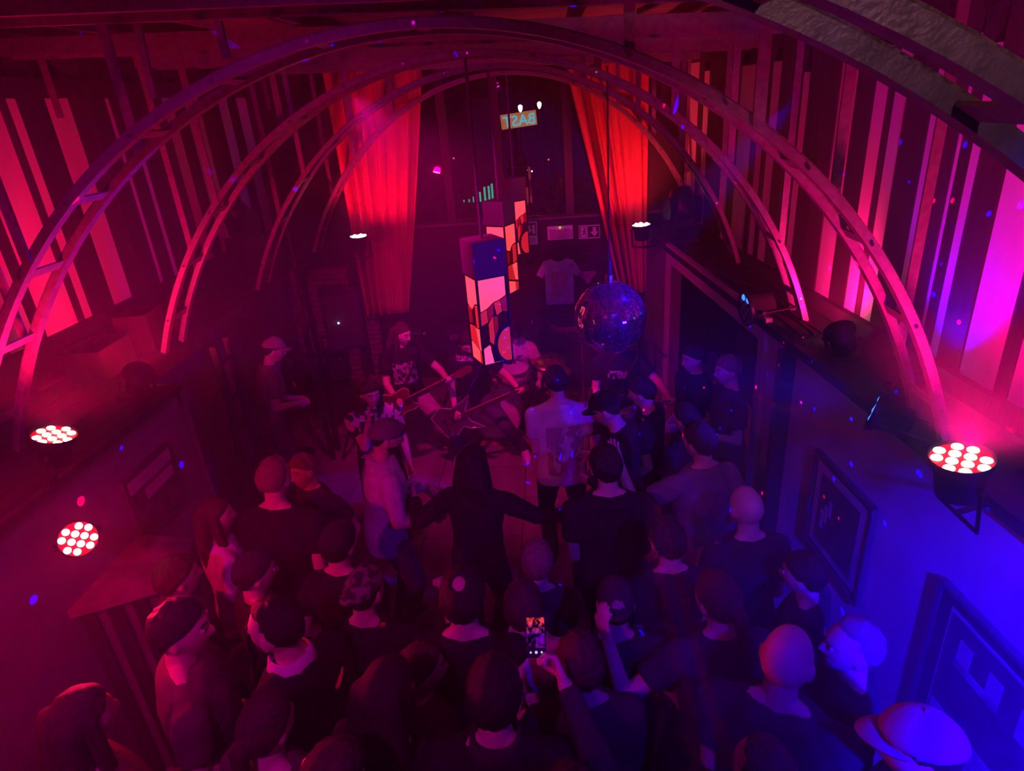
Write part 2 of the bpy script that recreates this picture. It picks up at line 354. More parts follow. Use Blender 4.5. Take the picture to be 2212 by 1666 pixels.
for i, y in enumerate((0.96, 2.69, 4.44, 6.19, 7.92)):
    A = empty('steel_arch', (0, 0, 0), 0, ARCH_LABEL[i], 'arch', 'steel ladder arches across the hall')
    dy = 0.22 if i == 0 else 0.26
    for q, yy in enumerate((y, y + dy)):
        hoop(MB(), yy).build('hoop', m_steel, A)
        hoop(MB(), yy, 0.006, 0.044, 0.020).build('dust_strip', m_dust, A)
    NR = 15
    for k in range(NR):
        u = U0 + (U1 - U0) * (k + 0.6) / NR; x, z = arch_pt(u); x2, z2 = arch_pt(u - 0.02)
        t = V((x2 - x, 0, z2 - z)).normalized(); nn = V((-t.z, 0, t.x)); m3 = M((t, V((0, 1, 0)), nn)).transposed()
        MB().box((x, y + dy / 2, z), (0.05, dy, 0.008), m3).build('rung', m_steel, A)
        for yy in (y - 0.028, y + dy + 0.028):
            MB().cyl((x, yy - 0.006, z), (x, yy + 0.006, z), 0.008, n=6).build('bolt', m_chrome, A)
    if i < 4 or True:
        for yy in (y - 0.03, y + dy + 0.03):
            MB().bar((-3.62, yy, beam_z(-3.62)), (1.95, yy, beam_z(1.95)), 0.10, 0.04, V((0, 1, 0))).build('cross_beam', m_steel, A)
        for x in (-3.2, -2.75, -2.3, -1.85, 0.35, 0.8, 1.25, 1.65):
            zb = beam_z(x) - 0.05
            zz = [arch_pt(u) for u in np.linspace(U0, U1, 400)]; zt = min(zz, key=lambda p: abs(p[0] - x))
            z_lo = zt[1] + 0.02 if abs(zt[0] - x) < 0.05 else zb - 0.35
            if zb - z_lo < 0.06: continue
            yy = y + (dy + 0.03 if int(x * 20) % 2 else -0.03)
            MB().box((x, yy, (zb + z_lo) / 2), (0.045, 0.012, zb - z_lo + 0.04)).build('hanger', m_steel, A)
            MB().cyl((x, yy - 0.012, zb + 0.03), (x, yy + 0.012, zb + 0.03), 0.009, n=6).build('bolt', m_chrome, A)
# red-lit angle brackets hung from the second arch's cross beam
for k, (p, q, r_) in enumerate([((240, 95), (312, 106), (333, 213)), ((425, 87), (483, 95), (490, 127))]):
    b = MB(); P_ = [atY(*t, 3.0) for t in (p, q, r_)]; P_[0].z = P_[1].z = beam_z(P_[0].x) - 0.03
    b.bar(P_[0], P_[1], 0.03, 0.02); b.bar(P_[1], P_[2], 0.03, 0.02, V((0, 1, 0)))
    tag(b.build('angle_bracket', m_steel), ['longer red-lit angle bracket hanging below the cross beam', 'short red-lit angle bracket nearer the arch top'][k], 'bracket', 'angle brackets below the beam')
for k, (a, b) in enumerate([((-60, 23), (222, 66)), ((470, 0), (642, 44)), ((1005, -40), (1050, 20)), ((1500, -30), (1380, 25))]):
    p, q = atZ(*a, 4.10), atZ(*b, 4.10); q.x = p.x if False else q.x
    if (q - p).length > 4: q = p + (q - p).normalized() * 3
    tag(MB().bar(p, q, 0.035, 0.035).build('ceiling_rod', m_steel), ['long red-lit rod under the ceiling, far upper left', 'red-lit rod running to the first wide arch', 'short rod above the arch crown', 'rod above the dusty arch bar'][k], 'rod', 'rods under the ceiling')
# columns under the arch feet on the left: twin uprights with rungs
for k, (y, h) in enumerate([(4.55, 2.05), (6.3, 2.2), (8.05, 2.2)]):
    c = empty('lattice_column', (XL - 0.02, y, 0), 0, ['dark lattice column at the end of the mezzanine', 'dark lattice column beside the loudspeaker stand', 'dark lattice column by the brick corner'][k], 'column', 'lattice columns below the arches')
    for s_ in (-1, 1): MB().box((0, s_ * 0.11, h / 2), (0.05, 0.05, h)).build('upright', m_black, c)
    for q in range(6): MB().box((0, 0, 0.25 + q * 0.33), (0.025, 0.2, 0.025)).build('rung', m_black, c)
for k, (y, h) in enumerate([(2.82, 1.98), (4.55, 1.98)]):
    pass
# ================================================================ PEOPLE
ROOTS = []
QUEUE = []          # (object, voxel, smooth iterations, decimate ratio, wrinkle amplitude)
def ik(a, t, l1, l2, pole):
    d = t - a; L = d.length
    if L > (l1 + l2) * 0.995: t = a + d * ((l1 + l2) * 0.995 / L); d = t - a; L = d.length
    x = (l1 * l1 - l2 * l2 + L * L) / (2 * L); h = math.sqrt(max(l1 * l1 - x * x, 0)); dn = d / L
    p = pole - dn * pole.dot(dn); p = p.normalized() if p.length > 1e-5 else V((0, 1, 0))
    return a + dn * x + p * h, t
def sstep(a, b, x):
    t = min(1, max(0, (x - a) / (b - a))); return t * t * (3 - 2 * t)
def g(x, s): return math.exp(-(x / s) ** 2)
NLO, NLA = 44, 32
def head_pts(off=None):
    rings = []
    for i in range(NLA):
        t = -math.pi / 2 + math.pi * (i + 0.35) / (NLA - 0.3); ring = []
        for k in range(NLO):
            u = 2 * math.pi * k / NLO; x, y, z = 0.077 * math.cos(t) * math.cos(u), 0.098 * math.cos(t) * math.sin(u), 0.12 * math.sin(t)
            lo = sstep(0.0, -0.11, z)
            x *= 1 - 0.30 * lo * (1 if y > -0.02 else 0.6)
            if y < 0: y *= 1 - 0.35 * lo; y -= 0.008 * g(z - 0.03, 0.05)
            else:
                y *= 1 - 0.06 * lo; y += 0.012 * g(z + 0.100, 0.02) * g(x, 0.03)
                fr = sstep(0.03, 0.08, y)
                y += fr * (0.026 * g(x, 0.012) * sstep(0.03, -0.026, z) * sstep(-0.046, -0.030, z) - 0.011 * g(abs(x) - 0.032, 0.016) * g(z - 0.010, 0.014)
                           + 0.005 * g(z - 0.034, 0.010) + 0.006 * g(x, 0.024) * g(z + 0.062, 0.008) - 0.004 * g(x, 0.03) * g(z + 0.05, 0.005))
            p = V((x, y, z))
            if off: p = p + p.normalized() * off(x, y, z)
            ring.append(p)
        rings.append(ring)
    return rings
HEAD = head_pts()
def hair_mask(x, y, z, style):
    s = y / 0.098
    if style == 'receding': line = 0.075 + 0.03 * s if s > 0.1 else 0.078 + 0.125 * (s - 0.1) - 0.02 * abs(x) / 0.07
    elif style == 'beard': return sstep(-0.035, -0.055, z) * sstep(-0.01, 0.02, y) * (1 - 0.8 * g(x, 0.02) * g(z + 0.062, 0.008))
    elif style == 'cap': line = 0.036 + 0.012 * s
    elif style == 'beanie': line = 0.028 + 0.02 * s
    else: line = 0.010 + 0.060 * s if s > -0.2 else -0.002 + 0.12 * (s + 0.2)
    line += 0.006 * mnoise.noise(V((x * 60, y * 60, 3)))
    if style == 'thinning': return sstep(line - 0.006, line + 0.008, z) * sstep(0.016, 0.034, math.sqrt(x * x + (y + 0.045) ** 2) if z > 0 else 1)
    return sstep(line - 0.006, line + 0.008, z)
def hair_mesh(style, th=0.014, rough=0.004):
    def off(x, y, z):
        m = hair_mask(x, y, z, style); n_ = mnoise.noise(V((x, y, z)) * 55) * rough
        return (th + n_) * m - 0.012 * (1 - m)
    return head_pts(off)
SKIN = [mat('skin_%d' % k, c, 0.5, col2=tuple(x * .86 for x in c), scale=12) for k, c in enumerate([(0.72, 0.45, 0.36), (0.62, 0.38, 0.30), (0.76, 0.52, 0.43)])]
def cloth(name, c, rough=0.85, c2=None, scale=10, **k):
    return mat('cloth_' + name, c, rough, col2=c2 or tuple(x * 0.75 for x in c), scale=scale, bump=0.25, bscale=60, spec=0.2, **k)
C = dict(black=cloth('black', (0.022, 0.020, 0.024)), char=cloth('charcoal', (0.06, 0.055, 0.06)), navy=cloth('navy', (0.035, 0.035, 0.06)), grey=cloth('grey', (0.22, 0.2, 0.21)), lgrey=cloth('light_grey', (0.38, 0.36, 0.37)),
         white=cloth('white', (0.8, 0.78, 0.78)), denim=cloth('pale_denim', (0.66, 0.62, 0.66), c2=(0.52, 0.49, 0.53), scale=25), jeans=cloth('dark_denim', (0.09, 0.09, 0.13)), khaki=cloth('khaki', (0.6, 0.46, 0.36)),
         plum=cloth('plum', (0.16, 0.08, 0.10)), brown=cloth('brown', (0.14, 0.09, 0.07)))
def plaid():
    m = cloth('plaid', (0.3, 0.2, 0.2)); nt = m.node_tree; b = nt.nodes['Principled BSDF']
    tc = nt.nodes.new('ShaderNodeTexCoord'); cols = []
    mx = None
    for ax in ('X', 'Z'):
        wv = nt.nodes.new('ShaderNodeTexWave'); wv.bands_direction = ax; wv.inputs['Scale'].default_value = 3.2; wv.inputs['Distortion'].default_value = 0.6
        nt.links.new(tc.outputs['Object'], wv.inputs['Vector']); cols.append(wv)
    ad = nt.nodes.new('ShaderNodeMath'); ad.operation = 'ADD'; nt.links.new(cols[0].outputs['Fac'], ad.inputs[0]); nt.links.new(cols[1].outputs['Fac'], ad.inputs[1])
    dv = nt.nodes.new('ShaderNodeMath'); dv.operation = 'MULTIPLY'; dv.inputs[1].default_value = 0.5; nt.links.new(ad.outputs[0], dv.inputs[0])
    cr = nt.nodes.new('ShaderNodeValToRGB'); cr.color_ramp.elements[0].position = 0.4; cr.color_ramp.elements[1].position = 0.6
    cr.color_ramp.elements[0].color = (0.03, 0.02, 0.02, 1); cr.color_ramp.elements[1].color = (0.42, 0.28, 0.28, 1)
    nt.links.new(dv.outputs[0], cr.inputs['Fac']); nt.links.new(cr.outputs['Color'], b.inputs['Base Color'])
    return m
C['plaid'] = plaid()
def print_mat(name, base, ink, cx, cz, hw, hz, front=True, scale=28, thr=0.5, sx=1.0):
    """cloth with a faded print: ink inside a soft-edged box on the chest or the back (object space)"""
    m = cloth(name, base); nt = m.node_tree; b = nt.nodes['Principled BSDF']; old = b.inputs['Base Color'].links[0].from_socket
    tc = nt.nodes.new('ShaderNodeTexCoord'); sp = nt.nodes.new('ShaderNodeSeparateXYZ'); nt.links.new(tc.outputs['Object'], sp.inputs[0])
    def mth(op, a, bb):
        n = nt.nodes.new('ShaderNodeMath'); n.operation = op
        for i, q in enumerate((a, bb)):
            if isinstance(q, (int, float)): n.inputs[i].default_value = q
            else: nt.links.new(q, n.inputs[i])
        return n.outputs[0]
    ax = mth('ABSOLUTE', mth('SUBTRACT', sp.outputs['X'], cx), 0); az = mth('ABSOLUTE', mth('SUBTRACT', sp.outputs['Z'], cz), 0)
    mask = mth('MULTIPLY', mth('LESS_THAN', ax, hw), mth('LESS_THAN', az, hz))
    mask = mth('MULTIPLY', mask, mth('GREATER_THAN' if front else 'LESS_THAN', sp.outputs['Y'], 0.0))
    mp = nt.nodes.new('ShaderNodeMapping'); mp.inputs['Scale'].default_value = (sx, 0.1, 1); nt.links.new(tc.outputs['Object'], mp.inputs['Vector'])
    nz = nt.nodes.new('ShaderNodeTexNoise'); nz.inputs['Scale'].default_value = scale; nz.inputs['Detail'].default_value = 3; nt.links.new(mp.outputs['Vector'], nz.inputs['Vector'])
    mask = mth('MULTIPLY', mask, mth('GREATER_THAN', nz.outputs['Fac'], thr))
    mx = nt.nodes.new('ShaderNodeMixRGB'); nt.links.new(mask, mx.inputs['Fac']); nt.links.new(old, mx.inputs['Color1']); mx.inputs['Color2'].default_value = (*ink, 1)
    nt.links.new(mx.outputs[0], b.inputs['Base Color']); return m
HAIRC = dict(dark=mat('hair_dark', (0.03, 0.02, 0.018), 0.55, col2=(0.015, 0.01, 0.01), scale=60, bump=0.5, stretch=(1, 1, .2)), brown=mat('hair_brown', (0.10, 0.05, 0.035), 0.55, col2=(0.05, .025, .02), scale=60, bump=0.5, stretch=(1, 1, .2)),
             fair=mat('hair_fair', (0.30, 0.19, 0.12), 0.55, col2=(0.2, .12, .08), scale=60, bump=0.5, stretch=(1, 1, .2)), grey=mat('hair_grey', (0.35, 0.32, 0.31), 0.6, scale=60, bump=0.5))
m_eye = mat('eye', (0.75, 0.72, 0.72), 0.2); m_iris = mat('iris', (0.02, 0.015, 0.015), 0.2); m_sole = mat('shoe_sole', (0.6, 0.58, 0.57), 0.6)
FPOSE = dict(relaxed=(22, 28, 22), fist=(75, 88, 55), grip=(50, 62, 45), open=(4, 6, 6), cup=(38, 48, 34))
def hand_prims(mb, w_, f, pn, side, style, s, r=0.0092):
    f = f.normalized(); pn = (pn - f * pn.dot(f)).normalized(); lat = f.cross(pn) * side
    if style == 'none': return w_ + f * 0.09 * s
    c = FPOSE[style]; sp = 0.9 if style == 'open' else 0.12
    for q, (o, ln) in enumerate([(0.031, .072), (0.0105, .080), (-0.0105, .074), (-0.031, .058)]):
        k0 = w_ + f * (0.088 - 0.003 * q * q * .6) * s + lat * o * s
        mb.capsule(w_ + lat * o * 0.6 * s, k0, 0.0155 * s, 0.0125 * s, 8)
        p = k0; ang = 0; dl = lat * (o * sp * 6.0 * (0.9 if style == 'open' else 0.5))
        for ln_, a in zip((.46, .30, .24), c):
            ang += R(a); d = (f * math.cos(ang) + pn * math.sin(ang) + dl * max(math.cos(ang), 0)).normalized()
            e = p + d * ln * ln_ * s; mb.capsule(p, e, r * s, r * 0.92 * s, 8); p = e
    mb.capsule(w_ + f * 0.012 * s, w_ + f * 0.075 * s, 0.02 * s, 0.017 * s, 8)
    tb = w_ + f * 0.025 * s + lat * 0.026 * s; cl = 0.75 if style in ('fist', 'grip', 'cup') else 0.25
    t1 = tb + (f * 0.75 + lat * 0.65 + pn * cl * .6).normalized() * 0.042 * s; t2 = t1 + (f * 0.85 + lat * (0.4 - cl * .7) + pn * cl).normalized() * 0.034 * s
    mb.capsule(w_ + f * 0.005 * s + lat * 0.012 * s, tb, 0.016 * s, 0.015 * s, 8); mb.capsule(tb, t1, 0.0125 * s, 0.0112 * s, 8); mb.capsule(t1, t2, 0.0110 * s, 0.0095 * s, 8)
    return w_ + f * 0.085 * s + pn * 0.03 * s
def oval(c, rx, ry, m3, n=20, pw=2.4):
    out = []
    for k in range(n):
        u = 2 * math.pi * k / n; cu, su = math.cos(u), math.sin(u)
        out.append(c + m3 @ V((rx * math.copysign(abs(cu) ** (2 / pw), cu), ry * math.copysign(abs(su) ** (2 / pw), su), 0)))
    return out
ARM = dict(down=(0.05, 0.04, -0.53), bent=(-0.04, 0.24, -0.26), front=(-0.11, 0.19, -0.34), up=(0.02, 0.40, 0.10), hip=(0.05, 0.07, -0.45))
def person(label, at, h=1.78, face=0, lean=0, side=0, head=(0, 0, 0), arms=('down', 'down'), hands=('relaxed', 'relaxed'), palms=(None, None), legs=None, drop=0.0, seat=None,
           hair='short', hairc='dark', hat=None, hatc=None, hatlogo=None, beard=False, top='black', sleeve='short', topm=None, bot='black', shorts=False, shoe='black', b=1.0, skin=0, eyes=False,
           root=None, collar=None, fine=False, elbow=(None, None), jacket=None, group='crowd in front of the stage', socks=None, z0=0.0):
    s = h / 1.78
    th = mat3 = M.Rotation(R(-lean), 3, 'X') @ M.Rotation(R(side), 3, 'Y')
    P = V((0, 0, (0.95 - drop) * s)) if seat is None else V((0, 0, seat))
    def sp(x, y, z): return P + mat3 @ (V((x, y, z)) * s)
    hd_rot = M.Rotation(R(head[0]), 3, 'Z') @ M.Rotation(R(-head[1]), 3, 'X') @ M.Rotation(R(head[2]), 3, 'Y')
    nb = sp(0, -0.01, 0.53)
    hc = nb + mat3 @ V((0, 0.008, 0.045)) * s + hd_rot @ V((0, 0.024, 0.098)) * s
    fz = R(face); RF = M.Rotation(fz, 3, 'Z')
    if root is None:
        g_ = atZ(at[0], at[1], hc.z + z0); off = RF @ V((hc.x, hc.y, 0)); root = V((g_.x - off.x, g_.y - off.y, z0))
    else: root = V((root[0], root[1], z0))
    for _ in (0, 1):                                   # keep shoulder room between neighbours
        for q in ROOTS:
            dv = root - q
            if 0.01 < dv.length < 0.40: root = root + dv.normalized() * min(0.40 - dv.length, 0.03)
    ROOTS.append(root.copy()); inv = RF.transposed()
    sh = [sp(-0.176 * b, -0.008, 0.432), sp(0.176 * b, -0.008, 0.432)]
    el, wr_, hp = [], [], []
    for i in (0, 1):
        sd = -1 if i == 0 else 1; a = arms[i]
        if isinstance(a, V): t = inv @ (a - root)                       # world target
        else:
            a = ARM[a] if isinstance(a, str) else a; t = sh[i] + V((a[0] * sd, a[1], a[2])) * s
        pole = V((0.35 * sd, -0.8, -0.5)) if elbow[i] is None else V((elbow[i][0] * sd, elbow[i][1], elbow[i][2]))
        e, t = ik(sh[i], t, 0.285 * s, 0.25 * s, pole); el.append(e); wr_.append(t)
    legs = legs or ((-0.11, 0.02), (0.11, -0.02)); hip = [sp(-0.09, 0, -0.03), sp(0.09, 0, -0.03)]; kn, an = [], []
    for i in (0, 1):
        sd = -1 if i == 0 else 1; L = legs[i]; t = V((L[0] * s, L[1] * s, 0.085 * s))
        k, t = ik(hip[i], t, 0.44 * s, 0.435 * s, V((0.25 * sd, 1, 0.1)) if len(L) < 3 else V(L[2])); kn.append(k); an.append(t)
    # ------- body
    mb = MB()
    mb.loft([[hc + hd_rot @ (p * s) for p in r_] for r_ in HEAD])
    for sd in (-1, 1): mb.ell(hc + hd_rot @ V((0.078 * sd, -0.008, -0.006)) * s, (0.011 * s, 0.021 * s, 0.034 * s), hd_rot @ M.Rotation(R(-14 * sd), 3, 'Z'), 10, 7)
    mb.capsule(sp(0, -0.012, 0.48), hc + hd_rot @ V((0, -0.025, -0.06)) * s, 0.06 * s, 0.052 * s, 12)
    def torso(mb, spec, grow=0.0, n=20):
        mb.loft([oval(sp(0, y, z), (rx * b + grow) * s, (ry * (0.5 + 0.5 * b) + grow) * s, mat3, n) for z, rx, ry, y in spec])
    TS = [(-0.10, .10, .08, -.005), (-0.06, .155, .105, -.01), (0.0, .165, .112, -.01), (.10, .150, .103, 0), (.2, .150, .102, 0), (.32, .168, .112, .005), (.39, .168, .107, 0), (.45, .135, .088, -.005), (.50, .08, .065, -.01)]
    torso(mb, TS)
    for i in (0, 1):
        mb.capsule(sp(0.10 * (1 if i else -1) * b, -0.005, 0.43), sh[i], 0.064 * s, 0.056 * s)
        mb.capsule(sp(0.03 * (1 if i else -1), -0.02, 0.535), sp(0.12 * (1 if i else -1) * b, -0.012, 0.455), 0.036 * s, 0.045 * s)
        mb.capsule(sh[i], el[i], 0.052 * s * (.6 + .4 * b), 0.040 * s, 10); mb.capsule(el[i], wr_[i], 0.041 * s, 0.027 * s, 10)
        fdir = wr_[i] - el[i]; pn = palms[i]; pn = V((-0.9 if i else 0.9, 0.3, -0.1)) if pn is None else V(pn)
        if isinstance(arms[i], V) and palms[i] is not None: pn = inv @ pn
        hp.append(hand_prims(mb, wr_[i] + fdir.normalized() * 0.012, fdir, pn, -1 if i else 1, hands[i], s))
        mb.capsule(hip[i], kn[i], 0.085 * s, 0.056 * s); mb.capsule(kn[i] + V((0, 0, 0)), kn[i].lerp(an[i], 0.35) + V((0, -0.012, 0)), 0.053 * s, 0.055 * s); mb.capsule(kn[i].lerp(an[i], 0.35) + V((0, -.012, 0)), an[i], 0.055 * s, 0.036 * s)
        fd = V((legs[i][0] * 0.35, 1, 0)).normalized(); mb.capsule(an[i] + V((0, 0, -0.045)) * s - fd * 0.03, an[i] + (fd * 0.13 + V((0, 0, -0.06))) * s, 0.034 * s, 0.024 * s)
    body = mb.build('person', SKIN[skin], None, True); body.location = root; body.rotation_euler = (0, 0, fz)
    tag(body, label, 'person', group)
    QUEUE.append((body, 0.0058 if fine else 0.0078, 3, 0.32 if fine else 0.42, 0))
    # ------- hair, hat, beard
    def headpart(name, rings, m, smooth=True, extra=None):
        k = MB(); k.loft([[hc + hd_rot @ (p * s) for p in r_] for r_ in rings])
        if extra: extra(k)
        return k.build(name, m, body, smooth)
    H3 = lambda x, y, z: hc + hd_rot @ (V((x, y, z)) * s)
    if hair in ('short', 'receding', 'thinning', 'long', 'pony', 'curly'):
        hm = HAIRC[hairc]
        if hair in ('short', 'receding', 'thinning'): headpart('hair', hair_mesh(hair, 0.015 if hat is None else 0.004, 0.009 if hat is None else 0.002), hm)
        else:
            k = MB(); k.loft([[hc + hd_rot @ (p * s) for p in r_] for r_ in hair_mesh('short', 0.013 if hat is None else 0.005, 0.007)])
            if hair == 'long':
                for x, dx in ((-.06, -.085), (-.035, -.05), (0, 0), (.035, .05), (.06, .085)):
                    yb = -0.06 - 0.02 * g(x, .04)
                    k.capsule(H3(x, yb, 0.04), H3(dx, yb - .03, -0.12), 0.04 * s, 0.042 * s); k.capsule(H3(dx, yb - .03, -0.12), H3(dx * 1.05, yb - 0.04, -0.27), 0.042 * s, 0.024 * s)
                for sd in (-1, 1): k.capsule(H3(.07 * sd, 0.0, 0.03), H3(.082 * sd, 0.005, -.17), 0.026 * s, 0.03 * s)
            elif hair == 'curly':
                rnd = random.Random(len(label))
                for q in range(60):
                    a_, z_ = rnd.uniform(2.6, 6.8), rnd.uniform(-0.15, 0.1)
                    k.ell(H3(0.085 * math.cos(a_), 0.09 * math.sin(a_) - 0.012, z_), (0.03 * s,) * 3, None, 8, 6)
            else:
                k.capsule(H3(0, -.09, 0.03), H3(0, -.125, 0.01), 0.028 * s, 0.03 * s); k.capsule(H3(0, -.125, 0.01), H3(0.01, -.15, -.2), 0.033 * s, 0.014 * s)
            o = k.build('hair', hm, body, True); QUEUE.append((o, 0.010, 2, 0.7, 0.003))
    if beard: headpart('beard', hair_mesh('beard', 0.012, 0.004), HAIRC[hairc])
    if hat:
        hm = C[hatc] if hatc in C else hatc
        o = headpart('cap' if 'cap' in hat else 'beanie', hair_mesh('cap' if 'cap' in hat else 'beanie', 0.017, 0.001), hm)
        if hat == 'beanie':
            k = MB(); k.loft([[H3(0.0935 * (1 + e) * math.cos(t), 0.1165 * (1 + e) * math.sin(t) - 0.003, 0.026 + dz + 0.018 * math.sin(t)) for t in (2 * math.pi * q / 28 for q in range(28))] for dz, e in ((0, 0), (0.004, .05), (0.04, .04), (0.045, -.03))])
            k.build('beanie_fold', hm, body, True)
        if 'cap' in hat:
            sg = -1 if hat == 'cap_back' else 1; k = MB(); top_, bot_ = [], []
            for q in range(13):
                u = math.pi * q / 12; rx, ry = 0.074, 0.088
                for j, (e, zz) in enumerate(((0.0, 0), (1.0, -0.012))):
                    x = rx * math.cos(u); y = (0.085 - 0.045 * abs(math.cos(u)) ** 2 + e * 0.075 * math.sin(u)); z = 0.045 - 0.02 * (x / rx) ** 2 + zz * math.sin(u)
                    (top_ if j == 0 else bot_).append(H3(x, y * sg, z))
            n = 13; vs = top_ + bot_; fs = [(i, i + 1, n + i + 1, n + i) for i in range(n - 1)]
            up_ = hd_rot @ V((0, 0, 0.006)) * s
            k.add(vs + [p + up_ for p in vs], fs + [tuple(2 * n + i for i in f) for f in fs] + [(n + i, n + i + 1, 3 * n + i + 1, 3 * n + i) for i in range(n - 1)] + [(i, i + 1, 2 * n + i + 1, 2 * n + i) for i in range(n - 1)])
            k.build('visor', hm if hat != 'cap_front_white' else C['white'], body, True)
            MB().ell(H3(0, -0.012, 0.138), (0.009 * s,) * 3, None, 8, 6).build('cap_button', hm, body, True)
        if hatlogo:
            k = MB(); a0 = H3(-0.03, hatlogo * 0.106, 0.072); 
            u_, v_ = hd_rot @ V((1, 0, 0)) * s, hd_rot @ V((0, -0.45 * hatlogo, 0.9)) * s
            k.prism([(0.0, 0.004), (0.008, 0.022), (0.03, 0.028), (0.052, 0.022), (0.06, 0.004), (0.03, -0.002)], a0, u_, v_, hd_rot @ V((0, 0.014 * hatlogo, 0)) * s)
            k.build('cap_patch', mat('patch', (0.55, 0.5, 0.5), 0.7, col2=(0.1, 0.08, 0.09), scale=140), body)
    if eyes:
        for sd in (-1, 1):
            e = MB().ell(H3(0.031 * sd, 0.083, 0.010), (0.012 * s,) * 3, None, 10, 7).build('eye', m_eye, body, True)
            MB().ell(H3(0.031 * sd, 0.0935, 0.009), (0.0055 * s, 0.003 * s, 0.0055 * s), hd_rot, 8, 6).build('iris', m_iris, e, True)
            MB().capsule(H3(0.018 * sd, 0.099, 0.032), H3(0.046 * sd, 0.088, 0.034), 0.0045 * s).build('eyebrow', HAIRC[hairc], body, True)
    # ------- clothes
    tm = topm or C[top]
    k = MB(); low = -0.13 if jacket is None else -0.15; gw = 0.018 if jacket is None else 0.026
    torso(k, [(low, .165, .115, -.005), (-0.05, .168, .115, -.01)] + [(0.02, .168, .114, -.008)] + TS[3:-1] + [(.50, .105, .075, -.012), (.53, .062, .055, -.014)], gw, 24)
    k2 = MB()
    for i in (0, 1):
        k.capsule(sp(0.10 * (1 if i else -1) * b, -0.005, 0.42), sh[i], 0.078 * s, 0.066 * s)
        k.capsule(sp(0.055 * (1 if i else -1), -0.018, 0.508), sp(0.13 * (1 if i else -1) * b, -0.012, 0.455), 0.040 * s, 0.052 * s)
        if sleeve == 'none': continue
        x_, y_, d_ = basis(el[i] - sh[i]); fr = 1.0 if sleeve == 'long' else 0.62; r1 = 0.052 if sleeve == 'long' else 0.064
        k.loft([oval(sh[i].lerp(el[i], q), rr * s * (.7 + .3 * b), rr * s * (.7 + .3 * b), M((x_, y_, d_)).transposed(), 14) for q, rr in ((-0.12, 0.045), (0.05, 0.066), (0.3 * fr, .067), (fr, r1))])
        if sleeve == 'long':
            k.capsule(el[i], el[i] + (wr_[i] - el[i]) * 0.2, 0.053 * s, 0.051 * s)
            x_, y_, d_ = basis(wr_[i] - el[i]); k.loft([oval(el[i].lerp(wr_[i], q), rr * s, rr * s, M((x_, y_, d_)).transposed(), 14) for q, rr in ((0.0, 0.051), (0.5, .046), (0.93, 0.038))])
    o = k.build('jacket' if jacket else ('shirt' if sleeve == 'long' else 't_shirt'), tm, body, True); QUEUE.append((o, 0.0125, 4, 0.8, 0.006))
    if jacket:      # inner shirt showing through the open front
        kk = MB(); kk.loft([oval(sp(0, y + 0.045, z), 0.055 * s, (ry * .75 + .02) * s, mat3, 16) for z, rx, ry, y in [(-.1, .1, .12, 0), (.1, .1, .118, 0), (.3, .1, .122, 0), (.42, .1, .11, 0), (.48, .06, .08, -.01)]])
        kk.build('inner_shirt', C[jacket], body, True)
    if collar:
        kk = MB(); kk.loft([oval(sp(0, -0.008, z), rr * s, rr * 0.95 * s, mat3, 20) for z, rr in ((.50, .098), (.53, .086), (.565, .078), (.567, .070), (.51, .07))]); kk.build('collar', C[collar] if isinstance(collar, str) else collar, body, True)
    k = MB(); torso(k, [(-.115, .12, .10, -.005), (-.07, .16, .112, -.01), (0, .168, .115, -.01), (.05, .162, .112, -.006)], 0.008, 22)
    for i in (0, 1):
        x_, y_, d_ = basis(kn[i] - hip[i]); f1 = 0.94 if shorts else 1.0
        k.loft([oval(hip[i].lerp(kn[i], q), rr * s, rr * s, M((x_, y_, d_)).transposed(), 16) for q, rr in ((-.08, .06), (0.05, .098), (.4, .088), (f1, .086 if shorts else .068))])
        if not shorts:
            k.capsule(kn[i], kn[i] + (an[i] - kn[i]) * .1, .068 * s, .067 * s)
            x_, y_, d_ = basis(an[i] - kn[i]); k.loft([oval(kn[i].lerp(an[i], q), rr * s, rr * s, M((x_, y_, d_)).transposed(), 16) for q, rr in ((0, .067), (.4, .066), (1.0, .056))])
    o = k.build('shorts' if shorts else 'trousers', C[bot] if isinstance(bot, str) else bot, body, True); QUEUE.append((o, 0.014, 4, 0.7, 0.006))
    for i in (0, 1):
        fd = V((legs[i][0] * 0.35, 1, 0)).normalized(); lat_ = V((fd.y, -fd.x, 0)); base = V((an[i].x, an[i].y, an[i].z - 0.085 * s))
        m3 = M((lat_, fd, V((0, 0, 1)))).transposed(); k = MB()
        k.loft([[base + m3 @ (V((0.047 * w1 * math.cos(t), 0.065 + 0.145 * l1 * math.sin(t) + sh_, z)) * s) for t in (2 * math.pi * q / 18 for q in range(18))] for z, w1, l1, sh_ in ((0.002, .95, .98, 0), (0.025, 1.05, 1.0, 0), (0.05, 1.0, .95, -.004), (0.072, .86, .72, -.03), (0.10, .84, .42, -.068), (.125, .9, .4, -.072))])
        sh_o = k.build('shoe', C[shoe] if isinstance(shoe, str) else shoe, body, True)
        MB().loft([[base + m3 @ (V((0.050 * math.cos(t), 0.065 + 0.15 * math.sin(t), z)) * s) for t in (2 * math.pi * q / 18 for q in range(18))] for z in (0.0, 0.022)]).build('sole', m_sole, sh_o)
        if socks: MB().cyl(an[i] + V((0, 0, 0.02)), an[i].lerp(kn[i], 0.28), 0.047 * s, 0.054 * s, 14).build('sock', C[socks], body, True)
    W = lambda p: root + RF @ p
    return dict(o=body, hand=[W(p) for p in hp], wrist=[W(p) for p in wr_], elbow=[W(p) for p in el], fwd=RF @ V((0, 1, 0)), right=RF @ V((1, 0, 0)), chest=W(sp(0, 0.13, 0.3)), belly=W(sp(0, .14, .08)), sh=[W(p) for p in sh], head=W(hc), root=root, back=W(sp(0, -.13, .35)))
